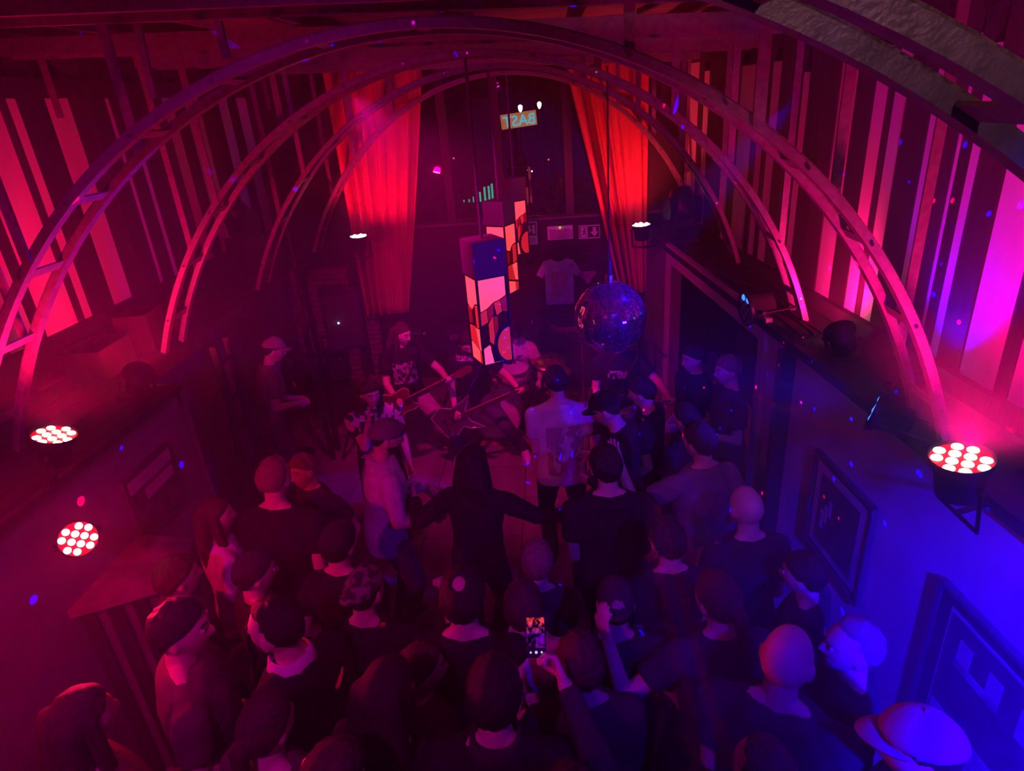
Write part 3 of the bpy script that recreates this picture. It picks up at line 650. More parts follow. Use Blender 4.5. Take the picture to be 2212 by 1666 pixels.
def bake_people():
    mods = []
    for o, vx, it, dec, wr in QUEUE:
        r_ = o.modifiers.new('r', 'REMESH'); r_.mode = 'VOXEL'; r_.voxel_size = vx; r_.use_smooth_shade = True
        s_ = o.modifiers.new('s', 'SMOOTH'); s_.factor = 0.5; s_.iterations = it
        if dec < 1: d_ = o.modifiers.new('d', 'DECIMATE'); d_.ratio = dec
    dg = bpy.context.evaluated_depsgraph_get(); dg.update(); tri = 0
    for o, vx, it, dec, wr in QUEUE:
        me = bpy.data.meshes.new_from_object(o.evaluated_get(dg)); tri += len(me.polygons)
        if wr:
            n = len(me.vertices); co = np.empty(n * 3); no = np.empty(n * 3); me.vertices.foreach_get('co', co); me.vertices.foreach_get('normal', no); co = co.reshape(-1, 3); no = no.reshape(-1, 3)
            q = random.random() * 50
            dsp = np.array([mnoise.noise(V((p[0] * 9 + q, p[1] * 9, p[2] * 6))) + 0.6 * (1 - abs(mnoise.noise(V((p[0] * 14, p[1] * 14 + q, p[2] * 22)))) * 2) for p in co]) * wr
            me.vertices.foreach_set('co', (co + no * dsp[:, None]).ravel())
        me.polygons.foreach_set('use_smooth', [True] * len(me.polygons))
        o.modifiers.clear(); old = o.data; o.data = me; me.name = o.name
    print('PEOPLE FACES', tri)
# ================================================================ THINGS OF THE HALL
def rot_to(d, up=V((0, 0, 1))):
    x, y, d = basis(d, up); return M((x, y, d)).transposed()
# ---- curtains: gathered drapes with real folds
m_curt = mat('red_velvet', (0.62, 0.10, 0.10), 0.7, col2=(0.48, 0.06, 0.07), scale=12, bump=0.15, stretch=(1, 1, .2))
def curtain(name, label, top_a, top_b, bot_a, bot_b, z1, z0, y, folds, amp):
    k = MB(); nx, nz = folds * 10, 26; front, back = [], []
    for i in range(nz + 1):
        t = i / nz; z = z1 + (z0 - z1) * t
        xa = top_a + (bot_a - top_a) * t; xb = top_b + (bot_b - top_b) * t ** 1.1
        rf, rb = [], []
        for j in range(nx + 1):
            q = j / nx; ph = q * folds * 2 * math.pi + 0.5 * math.sin(3 * q + t)
            yy = y - amp * (0.6 + 0.5 * math.sin(5 * q + 1)) * (math.sin(ph) + 0.3 * math.sin(2.3 * ph + 1))
            rf.append(V((xa + (xb - xa) * q, yy, z))); rb.append(V((xa + (xb - xa) * q, yy + 0.012, z)))
        front.append(rf); back.append(rb)
    k.loft([f + b[::-1] for f, b in zip(front, back)])
    o = k.build(name, m_curt, None, True); return tag(o, label, 'curtain', 'red drapes beside the window')
curtain('curtain', 'red velvet drape left of the window, lit from its foot', -2.62, -1.42, -2.58, -2.02, 4.16, 1.05, 8.28, 6, 0.10)
curtain('curtain', 'red velvet drape right of the window with pale highlight fold', 0.18, 1.2, 0.86, 1.2, 4.16, 1.15, 8.28, 5, 0.10)
MB().cyl((-2.66, 8.27, 4.18), (1.2, 8.27, 4.18), 0.016).build('curtain_rail', m_steel).update_tag()
tag(bpy.data.objects['curtain_rail'], 'steel curtain rail above the window', 'rail')

# ---- LED par cans
m_can = mat('par_can', (0.03, 0.028, 0.03), 0.4, 0.3, bump=0.05)
m_led_hot = mat('led_lens_lit', (0.9, 0.6, 0.5), 0.3, emit=(1.0, 0.62, 0.5), estr=9.0)
m_led_red = mat('led_face_red', (0.5, 0.02, 0.02), 0.4, emit=(1.0, 0.0, 0.01), estr=1.1)
m_led_blue = mat('led_lens_blue', (0.3, 0.5, 0.9), 0.3, emit=(0.02, 0.15, 1.0), estr=3.0)
m_led_bface = mat('led_face_blue', (0.02, 0.02, 0.4), 0.4, emit=(0.0, 0.0, 1.0), estr=0.25)
m_led_off = mat('led_lens_off', (0.2, 0.2, 0.22), 0.15)
LEDS = [(x, y) for y, xs in ((0.066, (-.035, .035)), (0.033, (-.072, 0, .072)), (0.0, (-.035, .035)), (-0.033, (-.072, 0, .072)), (-0.066, (-.035, .035))) for x in xs]
def par_can(label, loc, target, r=0.10, lens=None, face=None, roll=0, yoke=True, lit=99, mount=None):
    o = empty('par_can', loc, 0, label, 'stage light', 'LED par cans')
    o.rotation_euler = ((V(target) - V(loc)).to_track_quat('Z', 'Y') @ Euler((0, 0, R(roll))).to_quaternion()).to_euler()
    k = r / 0.1
    MB().lathe([(0.045 * k, -0.17 * k), (0.075 * k, -0.155 * k), (0.085 * k, -0.03 * k), (0.102 * k, -0.02 * k), (0.108 * k, 0.012 * k), (0.104 * k, 0.015 * k), (0.098 * k, -0.004 * k), (0.02 * k, -0.006 * k)], 24).build('housing', m_can, o, True)
    MB().cyl((0, 0, -0.005 * k), (0, 0, 0.0005 * k), 0.099 * k, n=24).build('lens_plate', face or m_led_red, o)
    for q, (x, y) in enumerate(LEDS):
        MB().lathe([(0.001, 0.011 * k), (0.009 * k, 0.010 * k), (0.0195 * k, 0.004 * k), (0.0205 * k, 0.0)], 12, (x * k, y * k, 0)).build('led_lens', (lens or m_led_hot) if q < lit else m_led_off, o, True)
    if yoke:
        y = MB().bar((-0.115 * k, 0, -0.06 * k), (-0.115 * k, 0, -0.25 * k), 0.02, 0.005); y.bar((0.115 * k, 0, -0.06 * k), (0.115 * k, 0, -0.25 * k), 0.02, 0.005); y.bar((-0.117 * k, 0, -0.25 * k), (0.117 * k, 0, -0.25 * k), 0.005, 0.02)
        y.build('yoke', m_can, o)
        for s_ in (-1, 1): MB().cyl((0.105 * k * s_, 0, -0.06 * k), (0.13 * k * s_, 0, -0.06 * k), 0.014 * k, n=8).build('knob', m_can, o)
    if mount is not None:
        bpy.context.view_layer.update(); iv = o.matrix_world.inverted(); a_ = V((0, 0, -0.25 * k)); e_ = iv @ V(mount)
        MB().cyl(a_, e_, 0.012, n=8).build('mount_arm', m_can, o)
    return o
par_can('red LED par can facing up at the left arch foot', P_RL1, P_RL1 + V((.32, .05, .95)), 0.094, roll=12, mount=(-2.6, 2.66, 1.96))
par_can('red LED par can facing the camera, lower left', P_RL2, (0, 0, 3.5), 0.080, roll=6, mount=(-2.6, 2.5, 1.7))
par_can('red LED par can facing up at the right arch foot', P_RR, P_RR + V((-.15, -.05, .95)), 0.104, roll=-14, mount=(1.80, 2.3, 1.95))
par_can('blue LED par can pointing at the stage from the right wall', P_BR, P_BR + V((-1, .6, .3)), 0.10, m_led_blue, m_led_bface)
par_can('red LED par can at the foot of the left drape', P_CL, P_CL + V((.04, -.10, 1)), 0.105, mount=(-2.62, 7.94, 2.1))
par_can('red LED par can at the foot of the right drape', P_CR, P_CR + V((-.06, -.10, 1)), 0.105, mount=(1.2, 7.55, 1.93))
p = atX(1612, 668, XR(5.6) - 0.05); par_can('dark par can with blue glints above the side opening', p, p + V((-1, -.1, -.1)), 0.12, m_led_blue, m_plastic, lit=2)  # two emissive lenses stand in for blue glints on the dark can
par_can('added red par can on the left deck, turned away to light the boards', P_DL, (-3.7, 6.2, 3.2), 0.09)  # made-up can for the left fill, lens kept out of view
par_can('added red par can on the right ledge, turned away to light the boards', P_DR, (1.95, 6.2, 3.3), 0.09)  # made-up can for the right fill, lens kept out of view
par_can('blue LED par can on the right ledge near the arch foot', P_BL, P_BL + V((.3, .3, .9)), 0.09, m_led_blue, m_led_bface)

# ---- moving heads (dark)
m_disp = mat('blue_display', (0.02, 0.02, 0.3), 0.3, emit=(0.05, 0.05, 1.0), estr=2.5)
def moving_head(label, loc, rz, tilt, s=1.0):
    o = empty('moving_head', loc, rz, label, 'stage light', 'moving head spotlights on the arch feet'); o.scale = (s, s, s)
    MB().box((0, 0, 0.05), (0.26, 0.24, 0.1)).build('base', m_plastic, o)
    d = MB().box((0, -0.122, 0.055), (0.09, 0.006, 0.05)).build('panel', m_plastic, o)
    for q in range(4): MB().box((-0.022 + 0.015 * q, -0.126, 0.058), (0.009, 0.003, 0.026)).build('display_digit', m_disp, d)
    for s_ in (-1, 1):
        a = MB(); a.prism([(-0.05, 0), (0.05, 0), (0.065, 0.14), (0.04, 0.22), (-0.04, 0.22), (-0.065, 0.14)], (0.13 * s_ - 0.02, 0, 0.11), (0, 1, 0), (0, 0, 1), (0.04, 0, 0)); a.build('yoke_arm', m_plastic, o)
    rm = M.Rotation(R(tilt), 3, 'X')
    MB().lathe([(0.03, -0.13), (0.085, -0.12), (0.105, -0.05), (0.105, 0.06), (0.09, 0.13), (0.075, 0.14), (0.072, 0.125), (0.01, 0.12)], 20, (0, 0, 0.26), rm).build('head', m_plastic, o, True)
    MB().lathe([(0.001, 0.145), (0.04, 0.142), (0.07, 0.128)], 18, (0, 0, 0.26), rm).build('lens', m_led_off, o, True)
    return o
p = atX(1475, 440, XR(6.3) + 0.10); moving_head('black round moving head light on the right ledge', (p.x, p.y, 2.02), R(200), 25, 1.35)
MB_ = MB().box((p.x, p.y, 1.995), (0.34, 0.32, 0.03)); tag(MB_.build('shelf_bracket', m_black), 'black shelf under the moving head on the ledge', 'shelf')
p = atX(520, 470, -3.38); moving_head('black moving head light with blue display in front of the left panels', (p.x, p.y, p.z - 0.34), R(150), -35, 1.3)
st = empty('lighting_stand', (p.x, p.y, 1.946), 0, 'short black lighting stand on the high left shelf holding a moving head', 'stand')
MB().cyl((0, 0, 0.0), (0, 0, p.z - 0.34 - 1.946), 0.022).build('pole', m_black, st)
for q in range(3):
    t = q * 2.094 + .4; MB().cyl((0, 0, 0.28), (0.16 * math.cos(t), 0.16 * math.sin(t), 0.01), 0.012, n=8).build('leg', m_black, st)
# ---- mirror balls
def mirror_ball(label, c, r, rows, hang):
    o = empty('mirror_ball', c, 0, label, 'mirror ball')
    MB().ell((0, 0, 0), (r * 0.985,) * 3, None, 32, 20).build('core', m_black, o, True)
    k = MB(); rnd = random.Random(3)
    for i in range(rows):
        t0, t1 = -math.pi / 2 + math.pi * i / rows, -math.pi / 2 + math.pi * (i + 1) / rows; tm = (t0 + t1) / 2; n = max(5, int(2 * rows * math.cos(tm)))
        for j in range(n):
            u0, u1 = 2 * math.pi * (j + 0.06) / n, 2 * math.pi * (j + 0.94) / n; a0, a1 = t0 + (t1 - t0) * .06, t0 + (t1 - t0) * .94
            jx, jy = rnd.uniform(-.012, .012), rnd.uniform(-.012, .012); nn = V((math.cos(tm) * math.cos((u0 + u1) / 2), math.cos(tm) * math.sin((u0 + u1) / 2), math.sin(tm)))
            ex = V((-nn.y, nn.x, 0)).normalized(); ey = nn.cross(ex); P4 = []
            for uu, tt in ((u0, a0), (u1, a0), (u1, a1), (u0, a1)):
                q = V((math.cos(tt) * math.cos(uu), math.cos(tt) * math.sin(uu), math.sin(tt))) * r; d = q - nn * r
                P4.append(q + nn * (d.dot(ex) * jx + d.dot(ey) * jy) * 1.5)
            k.add([p_ for p_ in P4] + [p_ * 0.98 for p_ in P4], [(0, 1, 2, 3), (0, 4, 5, 1), (1, 5, 6, 2), (2, 6, 7, 3), (3, 7, 4, 0)])
    t = k.build('mirror_tiles', mat('mirror', (0.80, 0.80, 0.86), 0.08, 0.92, scale=40, col2=(0.66, 0.66, 0.72)), o); t['kind'] = 'stuff'
    MB().cyl((0, 0, r * 0.98), (0, 0, r + 0.05), 0.03, n=12).build('collar', m_chrome, o)
    MB().cyl((0, 0, r + 0.04), (0, 0, hang - c[2]), 0.006, n=6).build('hanging_wire', m_wire, o)
    MB().cyl((0, 0, r + 0.05), (0, 0, r + 0.16), 0.016, n=8).build('motor', m_wire, o)
    return o
BALL = atY(1317, 685, 4.45); BALL_R = 0.262
mirror_ball('big mirror ball hanging in front of the band', BALL, BALL_R, 56, 3.75)
p = atX(662, 690, -2.75); mirror_ball('small mirror ball at the left by the loudspeaker', p, 0.115, 24, 3.3)
# ---- stained glass pendant lamps
m_lead = mat('lead_came', (0.012, 0.010, 0.012), 0.5)
m_gp = mat('glass_pale', (0.8, 0.5, 0.4), 0.35, emit=(1.0, 0.075, 0.055), estr=1.15, col2=(0.7, 0.3, 0.25), scale=6)
m_gr = mat('glass_red', (0.6, 0.08, 0.06), 0.3, emit=(1.0, 0.022, 0.018), estr=0.50, col2=(0.4, 0.03, 0.03), scale=9)
m_gd = mat('glass_deep', (0.35, 0.03, 0.03), 0.3, emit=(0.8, 0.008, 0.012), estr=0.22, col2=(0.15, 0.01, 0.02), scale=14)
m_gk = mat('glass_black', (0.03, 0.01, 0.012), 0.2, emit=(0.3, 0.0, 0.005), estr=0.05)
FACES = [
 [([(0, 1), (1, 1), (1, .78), (.75, .74), (.5, .72), (.25, .66), (0, .63)], m_gp), ([(0, .62), (.25, .65), (.25, .5), (0, .47)], m_gr), ([(.27, .65), (.5, .71), (.48, .58), (.27, .5)], m_gd), ([(.52, .71), (.75, .73), (.8, .6), (.6, .56)], m_gr),
  ([(.77, .73), (1, .77), (1, .58), (.82, .6)], m_gd), ([(.27, .48), (.45, .56), (.45, .2), (.27, .26)], m_gr), ([(.47, .56), (.62, .55), (.62, .36), (.47, .3)], m_gd), ([(.64, .55), (1, .56), (1, .42), (.64, .36)], m_gk),
  ([(0, .45), (.25, .48), (.25, .25), (0, .21)], m_gk), ([(0, .19), (.25, .23), (.36, .0), (0, 0)], m_gp)],
 [([(0, 1), (1, 1), (1, .72), (.6, .70), (.35, .62), (0, .66)], m_gp), ([(0, .64), (.33, .61), (.33, .45), (0, .43)], m_gd), ([(.36, .6), (.62, .68), (.62, .42), (.36, .44)], m_gk), ([(.65, .69), (1, .7), (1, .44), (.65, .42)], m_gr),
  ([(0, .41), (.5, .42), (.72, .16), (.0, .22)], m_gr), ([(.55, .41), (1, .42), (1, .14), (.78, .16)], m_gp), ([(0, .2), (.7, .14), (.7, 0), (0, 0)], m_gp), ([(.74, .13), (1, .12), (1, 0), (.74, 0)], m_gr)]]
def pendant(label, c_top, zg1, zg0, ztop, wd, rz, pole_top, circ=True):
    o = empty('stained_glass_lamp', (c_top[0], c_top[1], zg0), rz, label, 'lamp', 'stained glass pendant lamps')
    H_ = zg1 - zg0; h = wd / 2
    MB().box((0, 0, (zg1 + ztop) / 2 - zg0), (wd + 0.012, wd + 0.012, ztop - zg1)).build('cap_box', mat('lamp_cap', (0.07, 0.06, 0.08), 0.5), o)
    MB().cyl((0, 0, ztop - zg0), (0, 0, pole_top - zg0), 0.012, n=8).build('pole', m_wire, o)
    for sx in (-1, 1):
        for sy in (-1, 1): MB().box((sx * h, sy * h, H_ / 2), (0.014, 0.014, H_)).build('corner_came', m_lead, o)
    for z in (0.0, H_): 
        k = MB()
        for a in range(4):
            m3 = M.Rotation(a * math.pi / 2, 3, 'Z'); k.box(m3 @ V((0, -h, z)), (wd, 0.014, 0.012), m3)
        k.build('edge_came', m_lead, o)
    MB().box((0, 0, 0.004), (wd * .96, wd * .96, 0.004)).build('bottom_glass', m_gp, o)
    for a in range(4):
        m3 = M.Rotation(a * math.pi / 2, 3, 'Z'); fc = FACES[a % 2]
        back = MB().box(m3 @ V((0, -h + 0.012, H_ / 2)), (wd - .01, 0.003, H_ - .01), m3).build('lead_sheet', m_lead, o)
        for poly, m in fc:
            cx = sum(q[0] for q in poly) / len(poly); cz = sum(q[1] for q in poly) / len(poly)
            pts = [(cx + (x - cx) * 0.95, cz + (z - cz) * 0.965) for x, z in poly]
            MB().prism([(x * (wd - .02) - h + .01, z * (H_ - .015) + .007) for x, z in pts], m3 @ V((0, -h + 0.002, 0)), m3 @ V((1, 0, 0)), V((0, 0, 1)), m3 @ V((0, 0.007, 0))).build('pane', m, o)
        if circ and a % 2 == 0:
            cc = m3 @ V((h * 0.95, -h - 0.002, H_ * 0.20)); arc = [math.pi * (0.5 + q / 18) for q in range(19)]
            MB().prism([(0.135 * math.cos(t), 0.17 * math.sin(t)) for t in arc], cc, m3 @ V((1, 0, 0)), V((0, 0, 1)), m3 @ V((0, 0.006, 0))).build('arc_came', m_lead, o)
            MB().prism([(0.105 * math.cos(t), 0.135 * math.sin(t)) for t in arc], cc + m3 @ V((0, -0.004, 0)), m3 @ V((1, 0, 0)), V((0, 0, 1)), m3 @ V((0, 0.004, 0))).build('disc_pane', m_gr, o)
    return o
for lab, px, yd, (yt, yg1, yg0), rz, wd, ptop in [('stained glass pendant lamp hanging lowest and nearest, in front of the drummer', 1040, 4.55, (515, 592, 775), R(28), 0.235, 130),
                                     ('middle stained glass pendant lamp with blue-lit top box', 1076, 6.3, (432, 484, 630), R(-27), 0.215, 165), ('narrow stained glass pendant lamp farthest back, before the window', 1108, 7.9, (383, 432, 547), R(35), 0.20, 170)]:
    a = atY(px, yt, yd); g1 = atY(px, yg1, yd).z; g0 = atY(px, yg0, yd).z; pendant(lab, (a.x, yd), g1, g0, a.z, wd, rz, atY(px - 30, ptop, yd).z + 0.03)
# ---- signs on the back wall
m_sgn = mat('sign_green_dark', (0.03, 0.05, 0.04), 0.5); m_sgw = mat('sign_white', (0.75, 0.7, 0.7), 0.5, emit=(0.8, 0.25, 0.5), estr=0.02)
def sign_plate(name, label, x0, y0, x1, y1, cat='sign'):
    a, b_ = atY(x0, y0, YB - 0.02), atY(x1, y1, YB - 0.02); o = empty(name, ((a.x + b_.x) / 2, YB - 0.005, (a.z + b_.z) / 2), 0, label, cat); w_, h_ = abs(b_.x - a.x), abs(a.z - b_.z)
    MB().box((0, -0.008, 0), (w_, 0.016, h_)).build('plate', m_sgw, o); return o, w_, h_
def flat(o, name, poly, m, y=-0.018): return MB().prism(poly, (0, y, 0), (1, 0, 0), (0, 0, 1), (0, 0.004, 0)).build(name, m, o)
def arrow(o, cx, cz, s_): flat(o, 'arrow', [(cx - .18 * s_, cz + .5 * s_), (cx + .18 * s_, cz + .5 * s_), (cx + .18 * s_, cz), (cx + .45 * s_, cz), (cx, cz - .5 * s_), (cx - .45 * s_, cz), (cx - .18 * s_, cz)], m_sgw, -0.023)
o, w_, h_ = sign_plate('exit_sign', 'emergency exit sign with running figure and down arrow', 1250, 488, 1296, 514)
flat(o, 'dark_field', [(-w_ * .47, -h_ * .42), (w_ * .47, -h_ * .42), (w_ * .47, h_ * .42), (-w_ * .47, h_ * .42)], m_sgn)
flat(o, 'door_field', [(-w_ * .42, -h_ * .38), (-w_ * .08, -h_ * .38), (-w_ * .08, h_ * .38), (-w_ * .42, h_ * .38)], m_sgw, -0.021); arrow(o, w_ * .24, 0, h_ * .7)
fx, fs = -w_ * .24, h_ * .5
for poly in ([(-.1, .25), (.12, .3), (.05, -.1), (-.15, -.05)], [(-.12, -.05), (.02, -.1), (-.1, -.38), (-.4, -.5), (-.42, -.42), (-.2, -.32)], [(0, -.1), (.12, -.05), (.3, -.3), (.32, -.62), (.22, -.62), (.18, -.33)], [(.05, .28), (.12, .28), (.42, .05), (.36, 0)], [(-.1, .25), (-.05, .18), (-.38, .05), (-.4, .12)]):
    flat(o, 'figure', [(fx + a * fs, b_ * fs) for a, b_ in poly], m_sgn, -0.025)
flat(o, 'figure_head', [(fx + (.1 + .12 * math.cos(t)) * fs, (.5 + .12 * math.sin(t)) * fs) for t in [q * math.pi / 5 for q in range(10)]], m_sgn, -0.025)
o, w_, h_ = sign_plate('door_sign', 'white sign with a down arrow and a door symbol, left of the emergency light', 1133, 480, 1162, 528)
flat(o, 'dark_field', [(-w_ * .42, -h_ * .1), (w_ * .42, -h_ * .1), (w_ * .42, h_ * .44), (-w_ * .42, h_ * .44)], m_sgn); arrow(o, -w_ * .18, h_ * .17, h_ * .36)
flat(o, 'door_symbol', [(w_ * .1, -h_ * .02), (w_ * .33, -h_ * .02), (w_ * .33, h_ * .36), (w_ * .1, h_ * .36)], m_sgw, -0.023)
for q in range(3): flat(o, 'text_line', [(-w_ * .3, -h_ * (.2 + .08 * q)), (w_ * .3, -h_ * (.2 + .08 * q)), (w_ * .3, -h_ * (.225 + .08 * q)), (-w_ * .3, -h_ * (.225 + .08 * q))], m_sgn)
o, w_, h_ = sign_plate('emergency_light', 'white emergency light box with small indicator between the signs', 1182, 490, 1238, 516, 'light')
MB().box((0, -0.035, -0.01), (w_ * .86, 0.05, h_ * .62)).build('diffuser', m_trim, o)
MB().ell((0, -0.03, h_ * .4), (0.012,) * 3, None, 8, 6).build('indicator', mat('yellow_led', (0.6, 0.5, 0.0), 0.3, emit=(0.8, 0.7, 0.0), estr=1.2), o, True)
# ---- shirts on hangers
def hung_shirt(label, px, py, m, hs, logo=None, sz=1.0, sleeves=True):
    c = atY(px, py, YB - 0.10); o = empty('hung_t_shirt', c, 0, label, 'shirt', 't-shirts hung on the back wall')
    pts = [(-.10, 0), (-.05, -.035), (0, -.045), (.05, -.035), (.10, 0), (.2, -.035), (.30, -.20), (.22, -.25), (.19, -.2), (.185, -.62), (-.185, -.62), (-.19, -.2), (-.22, -.25), (-.30, -.20), (-.2, -.035)]
    k = MB(); k.prism([(x * sz, z * sz) for x, z in pts], (0, -0.03, 0), (1, 0, 0), (0, 0, 1), (0, 0.045, 0)); k.build('cloth', m, o)
    k = MB(); k.tube([(x * sz, -0.035, z * sz) for x, z in pts[:5]], 0.008); k.build('neckband', m, o)
    k = MB(); k.tube([(-.17 * sz, 0, -.03 * sz), (-.05 * sz, 0, .035 * sz), (0, 0, .05 * sz), (.05 * sz, 0, .035 * sz), (.17 * sz, 0, -.03 * sz)], 0.012); k.tube([(0, 0, .05), (0, 0, .09), (.015, 0, .105), (.0, 0, .12)], 0.004); k.build('hanger', m_midwood, o)
    MB().box((0, .05, .115), (.012, .11, .012)).build('wall_hook', m_chrome, o)
    if logo: flat(o, 'print', logo[0], logo[1], -0.036)
    return o
m_print = mat('shirt_print', (0.55, 0.15, 0.2), 0.8, col2=(0.7, 0.6, 0.65), scale=45)
hung_shirt('white t-shirt with a square print hung on the back wall', 1206, 558, C['white'], 1, ([(-.11, -.17), (.11, -.17), (.11, -.40), (.05, -.47), (-.06, -.44), (-.11, -.40)], m_print), 1.0)
hung_shirt('black band t-shirt with a fan-shaped print hung beside the white one', 1268, 556, C['black'], 1, ([(-.12, -.18), (.12, -.18), (.10, -.24), (.06, -.26), (0, -.36), (-.06, -.26), (-.10, -.24)], mat('grey_print', (0.35, 0.3, 0.32), 0.8, col2=(0.03, .03, .03), scale=60)), 1.0)
# ---- framed posters on the side walls
m_pf = mat('poster_frame', (0.10, 0.08, 0.10), 0.4); m_mount = mat('poster_mount', (0.6, 0.55, 0.58), 0.7)
def poster_r(label, y0, y1, z0, z1, art):
    c = rp((y0 + y1) / 2, -0.02, (z0 + z1) / 2); o = empty('framed_poster', c, 0, label, 'poster', 'framed posters'); o.rotation_euler = ROT_R.to_euler(); w_, h_ = abs(y1 - y0), z1 - z0
    MB().box((0.005, 0, 0), (0.02, w_, h_)).build('backing', m_black, o)
    k = MB()
    for s_ in (-1, 1): k.box((-0.005, s_ * w_ / 2, 0), (0.03, 0.025, h_ + .025)); k.box((-0.005, 0, s_ * h_ / 2), (0.03, w_, 0.025))
    k.build('frame', m_pf, o); art(o, w_, h_)
    MB().box((-0.022, 0, 0), (0.003, w_ - .02, h_ - .02)).build('glazing', glass_mat('poster_glass', 0.0), o)
def plate(o, name, y0, y1, z0, z1, m, x): MB().box((x, (y0 + y1) / 2, (z0 + z1) / 2), (0.003, y1 - y0, z1 - z0)).build(name, m, o)
m_art1 = mat('poster_art_dark', (0.05, 0.04, 0.06), 0.6, col2=(0.12, 0.1, 0.12), scale=12)
def art_a(o, w_, h_):
    plate(o, 'mount', -w_ * .44, w_ * .44, -h_ * .44, h_ * .44, m_mount, -0.008); plate(o, 'picture', -w_ * .34, w_ * .34, -h_ * .36, h_ * .36, m_art1, -0.011)
    for q in range(3): plate(o, 'figure', w_ * (.1 + .06 * q), w_ * (.15 + .06 * q), h_ * (.0 - .1 * q), h_ * (.16 - .08 * q), m_mount, -0.014)
def art_b(o, w_, h_):
    plate(o, 'mount', -w_ * .42, w_ * .42, -h_ * .42, h_ * .42, m_mount, -0.008); plate(o, 'picture', -w_ * .405, w_ * .405, -h_ * .40, h_ * .40, m_art1, -0.011)
    plate(o, 'pale_foot', -w_ * .4, w_ * .4, -h_ * .4, -h_ * .2, m_mount, -0.013)
    for q, y in enumerate((.30, .14, -.02)): plate(o, 'letter_stroke', w_ * (y - .035), w_ * (y + .035), h_ * .12, h_ * .30, m_mount, -0.014)
    plate(o, 'letter_stroke', w_ * .105, w_ * .34, h_ * .12, h_ * .17, m_mount, -0.014)
poster_r('framed picture with wide pale mount on the right wall', 2.98, 3.62, 0.75, 1.42, art_a)
poster_r('large framed poster with pale foot at the lower right', 1.30, 2.42, 0.55, 1.42, art_b)
o = empty('framed_poster', (XL + 0.02, 3.28, 1.5), 0, 'small dark framed poster below the mezzanine on the left', 'poster', 'framed posters')
MB().box((0, 0, 0), (0.03, 0.5, 0.46)).build('frame', m_pf, o); plate(o, 'picture', -.22, .22, -.2, .2, m_art1, 0.017); plate(o, 'label_strip', -.22, .22, .12, .2, m_mount, 0.019); plate(o, 'label_strip', -.1, .2, .02, .09, m_mount, 0.019)
# ---- bar counter at the lower left
bar = empty('bar_counter', (0, 0, 0), 0, 'bar counter jutting from the left wall with a worn top', 'counter')
poly = [(-2.6, 2.41), (-2.12, 2.63), (-2.22, 3.0), (-2.6, 3.05)]
m_top = mat('bar_top', (0.32, 0.22, 0.2), 0.45, col2=(0.2, 0.13, 0.12), scale=7, bump=0.1)
MB().prism(poly, (0, 0, 1.30), (1, 0, 0), (0, 1, 0), (0, 0, 0.05)).build('top', m_top, bar)
MB().prism([(-2.6, 2.46), (-2.16, 2.66), (-2.26, 2.96), (-2.6, 3.0)], (0, 0, 0), (1, 0, 0), (0, 1, 0), (0, 0, 1.30)).build('body', m_wall, bar)
a, b_ = V((-2.6, 2.45, 0)), V((-2.15, 2.655, 0))
for q in range(4):
    p = a.lerp(b_, (q + .4) / 4); d = (b_ - a).normalized(); MB().box((p.x, p.y, 0.65), (0.07, 0.03, 1.28), M((d, V((-d.y, d.x, 0)), V((0, 0, 1)))).transposed()).build('batten', m_darkwood, bar)
# ---- PA loudspeaker on a pole, left of the stage
p = atX(735, 690, -2.2); sp_ = empty('loudspeaker', (p.x, p.y, p.z - 0.28), R(-152), 'black loudspeaker on a stand left of the stage', 'loudspeaker')
k = MB(); k.prism([(-.19, -.17), (.19, -.17), (.13, .17), (-.13, .17)], (0, 0, 0), (1, 0, 0), (0, -1, 0), (0, 0, 0.60)); k.build('cabinet', m_plastic, sp_)
MB().box((0, 0.172, 0.3), (0.34, 0.012, 0.54)).build('grille', mat('grille', (0.03, .03, .03), .6, scale=200, bump=.6), sp_)
MB().ell((0.05, 0.185, 0.3), (0.01,) * 3, None, 8, 6).build('power_led', mat('white_blue_led', (.5, .7, .9), .3, emit=(0.25, 0.6, 1), estr=6), sp_, True)
MB().box((0, -0.172, 0.45), (0.12, 0.02, 0.05)).build('handle', m_black, sp_)
ss = empty('speaker_stand', (p.x, p.y, 0), 0, 'black tripod speaker stand left of the stage', 'stand')
MB().cyl((0, 0, 0.1), (0, 0, p.z - 0.28), 0.02).build('pole', m_black, ss)
for q in range(3):
    t = q * 2.094 + .9; MB().cyl((0, 0, 0.75), (0.3 * math.cos(t), 0.3 * math.sin(t), 0.02), 0.014, n=8).build('leg', m_black, ss); MB().cyl((0, 0, 0.3), (0.25 * math.cos(t), 0.25 * math.sin(t), 0.32), 0.008, n=6).build('brace', m_black, ss)
# ---- bar stools and clutter on the left platform
def stool(label, x, y, z=0, rz=0, s=1.0):
    o = empty('bar_stool', (x, y, z), rz, label, 'stool', 'bar stools in the left aisle'); o.scale = (s, s, s)
    MB().lathe([(0.15, 0.70), (0.17, 0.715), (0.17, 0.745), (0.15, 0.76)], 18).build('seat', m_black, o, True)
    for sx in (-1, 1):
        for sy in (-1, 1): MB().cyl((sx * .1, sy * .1, .70), (sx * .17, sy * .17, 0), .013, n=8).build('leg', m_black, o)
    for a_ in range(4):
        m3 = M.Rotation(a_ * math.pi / 2, 3, 'Z'); MB().cyl(m3 @ V((-.145, -.145, .25)), m3 @ V((.145, -.145, .25)), .009, n=6).build('rung', m_black, o)
    k = MB()
    for sx in (-1, 1): k.cyl((sx * .12, -.13, .74), (sx * .13, -.17, 1.05), .011, n=8)
    k.bar((-.14, -.168, 1.02), (.14, -.168, 1.02), .09, .015); k.build('backrest', m_black, o)
